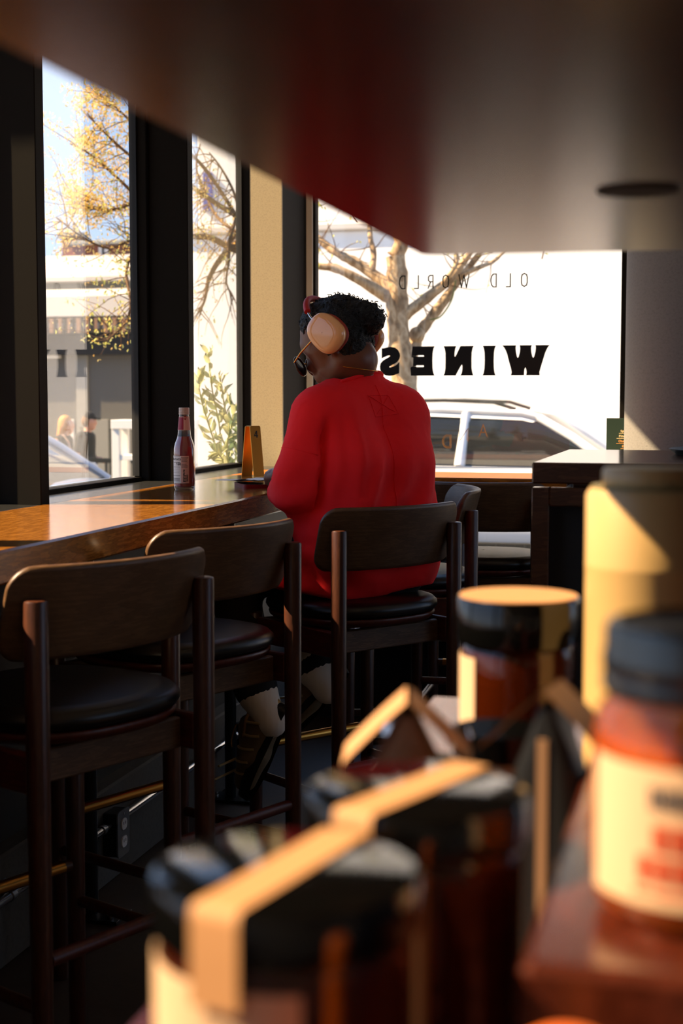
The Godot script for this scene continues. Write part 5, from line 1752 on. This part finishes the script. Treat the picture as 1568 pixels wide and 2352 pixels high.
	# amber jar on the riser
	o = thing("amber_jar", "amber jar with ridged tin lid and printed kraft label on the riser", "jar", Vector3(0.0, 1.105, -0.585), 0, "amber jars with kraft straps")
	part(lathe(st(), [Vector2(0, 0.0), Vector2(0.036, 0.0), Vector2(0.042, 0.006), Vector2(0.0435, 0.018), Vector2(0.0435, 0.068), Vector2(0.042, 0.080), Vector2(0.037, 0.087), Vector2(0.037, 0.09), Vector2(0, 0.09)], 48), "body", "honey_glass", o)
	part(lathe(st(), [Vector2(0, 0.003), Vector2(0.034, 0.003), Vector2(0.040, 0.009), Vector2(0.0412, 0.018), Vector2(0.0412, 0.066), Vector2(0.038, 0.072), Vector2(0, 0.072)], 40), "contents", "amber_filling", o)
	part(lathe(st(), [Vector2(0, 0.088), Vector2(0.039, 0.088), Vector2(0.0405, 0.090), Vector2(0.0405, 0.094), Vector2(0.0395, 0.096), Vector2(0.0405, 0.098), Vector2(0.0405, 0.103), Vector2(0.0395, 0.105), Vector2(0.0395, 0.113), Vector2(0.038, 0.116), Vector2(0.036, 0.1165), Vector2(0.034, 0.1145), Vector2(0, 0.1145)], 48), "lid", "jar_lid_tin", o)
	wrap_label(o, "label", "cream_paper", 0.0440, 0.012, 0.066, 0.5, 2.75)
	print_block(o, 0.0446, 0.0505, 0.0085, 2.02, 7, 0.0056, "ink_grey")
	print_block(o, 0.0446, 0.0345, 0.0100, 1.98, 4, 0.0072, "ink_red")
	print_block(o, 0.0446, 0.0225, 0.0095, 2.12, 6, 0.0072, "ink_red")
	print_block(o, 0.0446, 0.0170, 0.0018, 2.16, 1, 0.05, "ink_red")
	# stand-in for a sunlit amber jar top, its glow put into the colour
	o = thing("sunlit_amber", "slim stand-in for a sunlit amber jar top, its glow put into the orange colour", "tin", Vector3(-0.036, SHELF, -0.405))
	part(lathe(st(), [Vector2(0, 0), Vector2(0.016, 0), Vector2(0.018, 0.002), Vector2(0.018, 0.103), Vector2(0, 0.103)], 40), "body", "sunlit_amber", o)
	part(lathe(st(), [Vector2(0, 0.103), Vector2(0.019, 0.103), Vector2(0.0195, 0.105), Vector2(0.019, 0.115), Vector2(0.016, 0.121), Vector2(0.010, 0.125), Vector2(0, 0.126)], 40), "lid", "sunlit_amber", o)

func wrap_label(o: Node3D, called: String, m: String, r: float, y0: float, y1: float, a0: float, a1: float) -> void:
	part(lathe(st(), [Vector2(r - 0.0006, y0), Vector2(r, y0), Vector2(r, y1), Vector2(r - 0.0006, y1)], 28, Transform3D.IDENTITY, a0, a1), called, m, o)

# a row of printed blocks wrapped round a label: a word too blurred to read
func print_block(o: Node3D, r: float, y: float, h: float, a0: float, n: int, pitch: float, m: String) -> void:
	var s := st()
	for i in n:
		var a := a0 - i * pitch / r
		lathe(s, [Vector2(r - 0.0003, y), Vector2(r, y), Vector2(r, y + h), Vector2(r - 0.0003, y + h)], 4, Transform3D.IDENTITY, a, a - pitch * (0.72 if n > 1 else 1.0) / r)
	part(s, "print", m, o, "blurred printed line")

func jar_body(o: Node3D, r: float, h: float, dark: bool) -> void:
	part(lathe(st(), [Vector2(0, 0.0), Vector2(r - 0.006, 0.0), Vector2(r - 0.001, 0.004), Vector2(r, 0.01), Vector2(r, h - 0.012), Vector2(r - 0.002, h - 0.004), Vector2(r - 0.005, h), Vector2(0, h)], 48), "body", "amber_glass", o)
	part(lathe(st(), [Vector2(0, 0.004), Vector2(r - 0.007, 0.004), Vector2(r - 0.0035, 0.01), Vector2(r - 0.0035, h - 0.014), Vector2(r - 0.008, h - 0.006), Vector2(0, h - 0.006)], 40), "contents", "dark_filling" if dark else "amber_filling", o)

func strap_jar(called: String, label: String, at: Vector3, r: float, h: float, dir: Vector2, with_label: bool, back: float) -> void:
	var o := thing(called, label, "jar", at, 0, "amber jars with kraft straps")
	jar_body(o, r - 0.0025, h - 0.014, true)
	part(lathe(st(), [Vector2(0, h - 0.020), Vector2(r - 0.0005, h - 0.020), Vector2(r, h - 0.0195), Vector2(r, h - 0.003), Vector2(r - 0.001, h - 0.001), Vector2(r - 0.003, h), Vector2(0, h)], 64), "lid", "jar_lid_black", o)
	# the strap: up the front, across the lid, down the back
	dir = dir.normalized()
	var side := Vector3(-dir.y, 0, dir.x) * 0.0095
	var d := Vector3(dir.x, 0, dir.y)
	var path := []
	var R := r + 0.0008
	for y in [h - 0.034, h - 0.028, h - 0.02, h - 0.004]:
		path.append(-d * R + Vector3.UP * y)
	path.append(-d * (R - 0.001) + Vector3.UP * (h + 0.0006))
	path.append(-d * (R - 0.004) + Vector3.UP * (h + 0.0012))
	for k in [-0.6, -0.2, 0.2, 0.6]:
		path.append(d * R * k + Vector3.UP * (h + 0.001))
	path.append(d * (R - 0.004) + Vector3.UP * (h + 0.0012))
	path.append(d * (R - 0.001) + Vector3.UP * (h + 0.0006))
	for y in [h - 0.004, h - 0.02, h - 0.05, h - 0.09]:
		path.append(d * R + Vector3.UP * y)
	var rows := []
	for p in path:
		rows.append([p - side, p, p + side])
	var s := st()
	grid(s, rows, false, Vector3(0, h * 0.5, 0))
	part(s, "strap", "kraft", o, "kraft paper strap over the lid")
	if with_label:
		wrap_label(o, "label", "cream_paper", r - 0.0012, h - 0.11, h - 0.028, 1.18, 3.2)
	else:
		wrap_label(o, "label", "kraft_shaded", r - 0.0018, h - 0.11, h - 0.03, 1.28, 1.42)

# black stand-up pouch whose kraft header is folded over to a peak
func pouch(o: Node3D, w: float, d: float, h: float, flap: float, turn: float, m := "kraft_shaded") -> void:
	var b := Basis(Vector3.UP, turn)
	var s := st()
	var rows := []
	for q in [[0.0, 1.0, 1.0], [0.3, 1.02, 1.0], [0.7, 1.0, 0.75], [0.94, 0.96, 0.12]]:
		var row := []
		for p in round_rect(w * q[1], d * q[2], minf(w * q[1], d * q[2]) * 0.3, 3):
			row.append(b * Vector3(p.x, h * q[0], p.y))
		rows.append(row)
	grid(s, rows, true, Vector3(0, h * 0.5, 0))
	part(s, "body", m, o)
	for sd in [-1.0, 1.0]:
		var f := st()
		var rr := []
		for k in 6:
			var t := k / 5.0
			var z: float = sd * (0.001 + flap * 0.72 * t)
			var y := h - flap * 0.62 * t - 0.004 * t * t
			rr.append([b * Vector3(-w * 0.56, y, z), b * Vector3(w * 0.56, y, z)])
		grid(f, rr, false, null, b * Vector3(0, 1, sd * 0.5))
		var r2 := []
		for row in rr:
			r2.append([row[0] - Vector3(0, 0.0012, 0), row[1] - Vector3(0, 0.0012, 0)])
		grid(f, r2, false, null, b * Vector3(0, -1, -sd * 0.5))
		part(f, "header_flap", "kraft", o, "folded kraft paper flap")
	for sd in [-1.0, 1.0]:
		part(box(st(), b * Vector3(w * 0.505 * sd, h * 0.42, 0), Vector3(0.002, h * 0.8, 0.005), 0.0, b), "edge_strip", "kraft_shaded", o)

# ------------------------------------------------------------------ things on the counters and the cabinet
func on_the_counter() -> void:
	# soda bottle
	var o := thing("soda_bottle", "clear glass bottle of red drink with a white cap on the counter", "bottle", Vector3(-1.446, COUNTER, -3.853))
	var glass := [Vector2(0, 0.004), Vector2(0.020, 0.003), Vector2(0.026, 0.0), Vector2(0.029, 0.003), Vector2(0.0303, 0.009), Vector2(0.0305, 0.10), Vector2(0.0300, 0.118), Vector2(0.0270, 0.132), Vector2(0.0215, 0.146), Vector2(0.0190, 0.155), Vector2(0.0180, 0.165), Vector2(0.0135, 0.214), Vector2(0.0130, 0.222), Vector2(0.0120, 0.222), Vector2(0.0, 0.2215)]
	part(lathe(st(), glass, 48), "glass", "clear_glass", o)
	part(lathe(st(), [Vector2(0, 0.008), Vector2(0.024, 0.008), Vector2(0.0285, 0.012), Vector2(0.0292, 0.018), Vector2(0.0295, 0.10), Vector2(0.0290, 0.118), Vector2(0.0262, 0.131), Vector2(0.0208, 0.145), Vector2(0.0186, 0.152), Vector2(0.0, 0.152)], 48), "drink", "red_drink", o, "dark red drink")
	part(lathe(st(), [Vector2(0, 0.234), Vector2(0.0135, 0.234), Vector2(0.0148, 0.2325), Vector2(0.0148, 0.2275), Vector2(0.0142, 0.2268), Vector2(0.0148, 0.226), Vector2(0.0148, 0.2215), Vector2(0.0142, 0.2208), Vector2(0.0150, 0.220), Vector2(0.0150, 0.2145), Vector2(0.0, 0.2145)], 36), "cap", "cap_white", o)
	# labels face the camera: angle of the line of sight seen from the bottle
	var face := atan2(3.853, 1.446)
	var lab := part(lathe(st(), [Vector2(0.0304, 0.020), Vector2(0.0309, 0.020), Vector2(0.0309, 0.098), Vector2(0.0304, 0.098)], 32, Transform3D.IDENTITY, face - 0.42, face + 1.75), "back_label", "paper", o, "white back label")
	part(lathe(st(), [Vector2(0.0309, 0.020), Vector2(0.03095, 0.020), Vector2(0.03095, 0.098), Vector2(0.0309, 0.098)], 12, Transform3D.IDENTITY, face - 0.42, face + 0.34), "pink_column", "label_pink", lab)
	part_mesh(bent_text("on Facts", 0.0085, 0.0310, 0.0835, face + 1.42, false, "Droid Sans", 800), "print", "ink", lab)
	part_mesh(bent_text("160", 0.010, 0.0310, 0.0685, face + 0.86, false, "Droid Sans", 800), "print", "ink", lab)
	for q in [[0.0785, 0.0012, 0.42, 1.45], [0.0660, 0.0006, 0.42, 1.45], [0.0415, 0.0010, 0.42, 1.45], [0.0500, 0.0003, 0.42, 1.45], [0.0545, 0.0003, 0.42, 1.45], [0.0590, 0.0003, 0.42, 1.45], [0.0630, 0.0003, 0.42, 1.45], [0.0955, 0.0008, 0.42, 1.2], [0.0930, 0.0008, 0.30, -0.35]]:
		part(lathe(st(), [Vector2(0.0309, q[0]), Vector2(0.03105, q[0]), Vector2(0.03105, q[0] + q[1]), Vector2(0.0309, q[0] + q[1])], 14, Transform3D.IDENTITY, face + q[2], face + q[3]), "rule", "ink", lab)
	var fine := st()
	for i in 12:
		var y := 0.0905 - i * 0.0021 - (0.003 if i > 5 else 0.0)
		lathe(fine, [Vector2(0.0309, y), Vector2(0.03103, y), Vector2(0.03103, y + 0.0009), Vector2(0.0309, y + 0.0009)], 8, Transform3D.IDENTITY, face + 0.28, face - 0.34 + 0.04 * ((i * 7) % 5))
	for i in 4:
		var y := 0.0335 - i * 0.0024
		lathe(fine, [Vector2(0.0309, y), Vector2(0.03103, y), Vector2(0.03103, y + 0.0011), Vector2(0.0309, y + 0.0011)], 10, Transform3D.IDENTITY, face + 1.4, face + 0.46)
	var fp := part(fine, "small_print", "ink_grey", lab)
	fp.set_meta("kind", "stuff")
	var bars := st()
	for i in 14:
		var y := 0.0255 + i * 0.0014
		lathe(bars, [Vector2(0.0309, y), Vector2(0.03103, y), Vector2(0.03103, y + (0.0009 if i % 3 else 0.0004)), Vector2(0.0309, y + 0.0009)], 4, Transform3D.IDENTITY, face - 0.16, face - 0.33)
	var bp := part(bars, "barcode", "ink", lab)
	bp.set_meta("kind", "stuff")
	var vert := st()
	for q in [[0.13, -0.03, 0.024, 9], [-0.05, -0.15, 0.024, 5]]:
		for i in q[3]:
			var y: float = q[2] + i * 0.0040
			lathe(vert, [Vector2(0.0309, y), Vector2(0.03103, y), Vector2(0.03103, y + 0.0029), Vector2(0.0309, y + 0.0029)], 4, Transform3D.IDENTITY, face + q[0], face + q[1] + 0.03 * (i % 2))
	part(vert, "upright_print", "ink", lab).set_meta("kind", "stuff")
	# neck label, pink with a magenta panel and small red leaves
	var nk := part(lathe(st(), [Vector2(0.0178, 0.170), Vector2(0.0182, 0.170), Vector2(0.0146, 0.209), Vector2(0.0142, 0.209)], 36, Transform3D.IDENTITY, face - 1.7, face + 1.9), "neck_label", "label_pink", o)
	part(lathe(st(), [Vector2(0.0182, 0.1715), Vector2(0.01835, 0.1715), Vector2(0.0149, 0.2065), Vector2(0.0147, 0.2065)], 16, Transform3D.IDENTITY, face + 0.12, face + 1.6), "magenta_panel", "label_magenta", nk)
	for q in [[-0.28, 0.199, 0.8], [-0.05, 0.199, -0.8], [-0.42, 0.204, 0.4], [0.0, 0.205, -0.4]]:
		var r: float = lerpf(0.0183, 0.0148, (q[1] - 0.170) / 0.039)
		var a: float = face + q[0]
		var rd := Vector3(cos(a), 0, sin(a))
		var tg := Vector3(-sin(a), 0, cos(a))
		var s := st()
		var dir: Vector3 = (Vector3.UP * cos(q[2]) + tg * sin(q[2]))
		var sd := dir.cross(rd)
		var p: Vector3 = rd * (r + 0.0003) + Vector3.UP * q[1]
		tri(s, p, p + dir * 0.004 + sd * 0.0016, p + dir * 0.008, rd, rd, rd)
		tri(s, p, p + dir * 0.004 - sd * 0.0016, p + dir * 0.008, rd, rd, rd)
		part(s, "leaf_motif", "leaf_red", nk)

	# brass A-frame table number
	var t := thing("table_number", "brass A-shaped table number stand marked 4", "table number", Vector3(-1.470, COUNTER, -4.56), 1.06)
	var lean := atan2(0.0195, 0.170)
	var plate := PackedVector2Array([Vector2(-0.0235, 0.0), Vector2(0.0235, 0.0), Vector2(0.0235, 0.166), Vector2(0.0195, 0.170), Vector2(-0.0195, 0.170), Vector2(-0.0235, 0.166)])
	part(prism(st(), plate, -0.001, 0.001, Transform3D(Basis(Vector3.RIGHT, -lean), Vector3(0, 0.0005, 0.030))), "front_plate", "brass", t)
	part(prism(st(), plate, -0.001, 0.001, Transform3D(Basis(Vector3.RIGHT, lean), Vector3(0, 0.0005, -0.030))), "back_plate", "brass", t)
	part(box_between(st(), Vector3(-0.0195, 0.167, -0.0105), Vector3(0.0195, 0.1695, 0.0105), 0.001), "bridge", "brass", t)
	var four := part_mesh(text_mesh("4", 0.032, "Droid Sans", 0.0006, 600), "number", "ink", t)
	four.transform = Transform3D(Basis(Vector3.RIGHT, -lean), Vector3(-0.008, 0.122, 0.030 - 0.122 * tan(lean) + 0.0015))
	# phone with papers over it
	var ph := thing("phone", "red cased phone lying under the papers beside the guest's arm", "phone", Vector3(-1.30, COUNTER, -4.02), 0.5)
	part(prism(st(), round_rect(0.078, 0.16, 0.012), 0.0, 0.012, Transform3D(Basis(Vector3.RIGHT, -PI / 2), Vector3.ZERO)), "case", "phone_red", ph)
	part(prism(st(), round_rect(0.070, 0.152, 0.010), 0.012, 0.0128, Transform3D(Basis(Vector3.RIGHT, -PI / 2), Vector3.ZERO)), "screen_face", "screen_black", ph)
	for k in 2:
		var pa := thing("paper_sheet", ["folded white receipt lying on the phone", "second white slip under the folded receipt"][k], "paper", Vector3(-1.33 + 0.012 * k, COUNTER + 0.0182 - 0.0025 * k, -4.05 - 0.02 * k), 0.9 + 0.35 * k)
		var s := st()
		var rows := []
		for i in 8:
			var row := []
			for j in 5:
				row.append(Vector3(-0.075 + 0.15 * i / 7.0, 0.003 * sin(i * 1.1 + k) + 0.001 * j, -0.05 + 0.025 * j))
			rows.append(row)
		grid(s, rows, false, null, Vector3.UP)
		part(s, "sheet", "paper", pa)
	# blue-grey pouch by the arm
	lone(nets([[Vector3(-0.03, 0.018, 0), Vector3(0.03, 0.018, 0), 0.018, 0.017], [Vector3(-0.02, 0.024, 0.008), Vector3(0.02, 0.024, -0.008), 0.02, 0.02]], 0.005, 0.02), "soft_pouch", "cloth_blue_grey", "blue-grey soft pouch beside the guest's forearm", "pouch", Vector3(-1.245, COUNTER, -4.26), 0.7)
	# wine list card by the column
	var m := thing("menu_card", "dark green wine list card standing beside the concrete column", "menu", Vector3(-0.30, COUNTER - 0.01, -5.36))
	part(box_between(st(), Vector3(-0.066, 0.0, -0.002), Vector3(0.085, 0.198, 0.0), 0.0005), "card", "menu_green", m)
	part(box_between(st(), Vector3(-0.06, 0.0, -0.03), Vector3(0.08, 0.006, 0.03), 0.001), "stand", "clear_glass", m)
	var ty := 0.178
	for q in [["Wines", 0.016, "menu_orange", 0.022], ["Sparkling", 0.011, "menu_cream", 0.0185], ["Pinot Grigio", 0.011, "menu_cream", 0.0185], ["Chardonnay", 0.011, "menu_orange", 0.0185], ["Orange", 0.011, "menu_orange", 0.0185], ["Red Blend", 0.011, "menu_cream", 0.0185]]:
		var me := text_mesh(q[0], q[1], "Droid Sans", 0.0004, 700)
		var wd: float = me.get_aabb().size.x
		var p := part_mesh(me, "print", q[2], m)
		p.position = Vector3(0.0095 - wd * 0.5 + (0.012 if q[0] == "Wines" else 0.0), ty - 0.012, 0.0004)
		if q[0] != "Wines":
			part(box_between(st(), Vector3(0.0095 - wd * 0.62, ty - 0.0145, 0.0), Vector3(0.0095 + wd * 0.62, ty - 0.0132, 0.0005)), "small_print", q[2], m)
		ty -= q[3]
	# cabinet with a thick wooden top on the right
	var c := thing("cabinet", "wooden cabinet with thick glossy top and black recessed side", "cabinet", Vector3(0.2, 0, -3.06))
	part(box_between(st(), Vector3(-0.522, 1.150, -0.36), Vector3(0.75, 1.19, 0.355), 0.003), "top", "cabinet_wood", c)
	for x in [-0.45, 0.0, 0.60]:
		part(box_between(st(), Vector3(x, 1.115, -0.30), Vector3(x + 0.06, 1.150, 0.30), 0.001), "cleat", "cabinet_wood", c)
	for x in [-0.522, 0.715]:
		for z in [-0.36, 0.325]:
			part(box_between(st(), Vector3(x, 0.0, z), Vector3(x + 0.033, 1.143, z + 0.03), 0.002), "post", "cabinet_wood", c)
	for z in [-0.36, 0.325]:
		part(box_between(st(), Vector3(-0.489, 1.108, z), Vector3(0.715, 1.143, z + 0.03), 0.002), "rail", "cabinet_wood", c)
	part(box_between(st(), Vector3(-0.505, 0.02, -0.35), Vector3(0.73, 1.115, 0.305)), "carcass", "black_panel", c)
	lone(lathe(st(), [Vector2(0, 0), Vector2(0.19, 0), Vector2(0.205, 0.012), Vector2(0.2, 0.013), Vector2(0.185, 0.004), Vector2(0, 0.004)], 48), "serving_tray", "planter_green", "round olive green tray on the glossy cabinet top", "tray", Vector3(0.12, 1.19, -3.20))

# ------------------------------------------------------------------ lettering on the storefront glass, seen from behind
func glyph(pts: Array) -> PackedVector2Array:
	# points measured in a frame 1568 wide (0.7286 m) and 373 high, y down
	var p := PackedVector2Array()
	for i in range(0, pts.size(), 2):
		p.append(Vector2((pts[i] as float) * 0.000466, 0.1398 - (pts[i + 1] as float) * 0.000466))
	return p

func strokes(s: SurfaceTool, lines: Array, t: float, size: Vector2, at: Vector2) -> void:
	var xf := Transform3D.IDENTITY
	for l in lines:
		for i in l.size() - 1:
			var a: Vector2 = l[i] * size + at
			var b: Vector2 = l[i + 1] * size + at
			var d := (b - a).normalized()
			var n := Vector2(-d.y, d.x) * t * 0.5
			a -= d * t * 0.45
			b += d * t * 0.45
			var poly := PackedVector2Array([a - n, b - n, b + n, a + n])
			prism(s, poly, 0.0, 0.0008, xf)

func outline_points(k: String) -> Array:
	match k:
		"D":
			return [[Vector2(0, 0), Vector2(0, 1), Vector2(0.55, 1), Vector2(0.85, 0.85), Vector2(1, 0.6), Vector2(1, 0.4), Vector2(0.85, 0.15), Vector2(0.55, 0), Vector2(0, 0)]]
		"L":
			return [[Vector2(0, 1), Vector2(0, 0), Vector2(1, 0)]]
		"R":
			return [[Vector2(0, 0), Vector2(0, 1), Vector2(0.65, 1), Vector2(0.95, 0.88), Vector2(0.95, 0.62), Vector2(0.65, 0.5), Vector2(0, 0.5)], [Vector2(0.5, 0.5), Vector2(1, 0)]]
		"O":
			return [[Vector2(0.5, 0), Vector2(0.12, 0.1), Vector2(0, 0.3), Vector2(0, 0.7), Vector2(0.12, 0.9), Vector2(0.5, 1), Vector2(0.88, 0.9), Vector2(1, 0.7), Vector2(1, 0.3), Vector2(0.88, 0.1), Vector2(0.5, 0)]]
		"W":
			return [[Vector2(0, 1), Vector2(0.25, 0), Vector2(0.5, 0.95), Vector2(0.75, 0), Vector2(1, 1)]]
		"A":
			return [[Vector2(0, 0), Vector2(0.5, 1), Vector2(1, 0)], [Vector2(0.2, 0.35), Vector2(0.8, 0.35)]]
		"N":
			return [[Vector2(0, 0), Vector2(0, 1), Vector2(1, 0), Vector2(1, 1)]]
	return []

func lettering() -> void:
	var z := -5.6572
	var o := thing("window_lettering", "big black word WINES on the storefront glass, seen from behind", "lettering", Vector3(-1.3073, 1.4008, z))
	var sh := {
		"S": [60, 65, 80, 64, 110, 57, 145, 54, 180, 62, 205, 82, 220, 112, 222, 135, 215, 160, 200, 180, 180, 196, 150, 210, 130, 222, 128, 228, 140, 228, 165, 220, 190, 208, 215, 185, 215, 280, 195, 286, 165, 298, 130, 302, 95, 298, 65, 280, 48, 252, 44, 222, 50, 195, 70, 172, 100, 153, 125, 140, 136, 130, 130, 127, 110, 130, 85, 140, 60, 152],
		"E": [330, 52, 522, 52, 512, 75, 506, 110, 504, 175, 506, 240, 512, 275, 522, 301, 318, 301, 312, 232, 333, 221, 362, 221, 366, 228, 428, 228, 431, 221, 428, 213, 366, 213, 362, 220, 334, 220, 338, 148, 318, 140, 322, 134.5, 362, 134.5, 366, 140, 428, 140, 431, 134, 428, 127, 366, 127, 362, 133.5, 322, 133.5],
		"N": [600, 52, 710, 52, 700, 75, 696, 110, 695, 135, 698, 142, 705, 135, 745, 52, 858, 52, 848, 75, 842, 110, 841, 175, 842, 240, 848, 275, 857, 301, 746, 301, 757, 280, 762, 250, 762, 215, 758, 210, 752, 215, 705, 301, 600, 301, 610, 280, 616, 240, 617, 175, 616, 110, 610, 75],
		"I": [936, 52, 1047, 52, 1037, 75, 1032, 110, 1030, 175, 1032, 240, 1037, 275, 1046, 301, 935, 301, 945, 280, 951, 240, 953, 175, 951, 110, 945, 75],
		"W": [1101, 50, 1218, 50, 1214, 70, 1217, 105, 1226, 145, 1233, 155, 1240, 145, 1250, 105, 1252, 70, 1247, 50, 1350, 50, 1344, 70, 1346, 105, 1355, 145, 1362, 155, 1370, 145, 1380, 105, 1383, 70, 1380, 50, 1498, 50, 1480, 75, 1462, 115, 1440, 190, 1425, 240, 1416, 275, 1418, 301, 1305, 301, 1308, 275, 1304, 250, 1297, 235, 1291, 250, 1287, 275, 1288, 301, 1176, 301, 1182, 275, 1175, 240, 1160, 190, 1140, 115, 1122, 75],
	}
	for k in ["W", "I", "N", "E", "S"]:
		part(prism(st(), glyph(sh[k]), 0.0, 0.0008), "letter", "letter_black", o)
	o = thing("window_lettering", "thin dark words OLD WORLD on the storefront glass, seen from behind", "lettering", Vector3(-1.2072, 1.7455, z))
	for q in [["D", 917, 930], ["L", 952, 961], ["R", 984, 995], ["O", 1018, 1031], ["W", 1055, 1078], ["D", 1128, 1140], ["L", 1163, 1172], ["O", 1197, 1210]]:
		var s := st()
		var w: float = (q[2] - q[1]) * 0.001735
		strokes(s, outline_points(q[0]), 0.0044, Vector2(-w, 0.050), Vector2((q[2] - 917) * 0.001735, 0))
		part(s, "letter", "letter_green", o)
	o = thing("window_lettering", "small outlined gold word AND low on the storefront glass, seen from behind", "lettering", Vector3(-1.0311, 1.1161, z))
	for q in [["D", 0.0, 0.002, 0.036], ["N", 0.068, 0.028, 0.036], ["A", 0.146, 0.046, 0.036]]:
		for k in 2:
			var s := st()
			var w := 0.026 + 0.009 * k
			strokes(s, outline_points(q[0]), 0.0016, Vector2(-w, 0.042 + 0.010 * k), Vector2(q[1] + 0.031 + 0.0045 * k, q[2] - 0.005 * k))
			part(s, "letter", "gold", o)
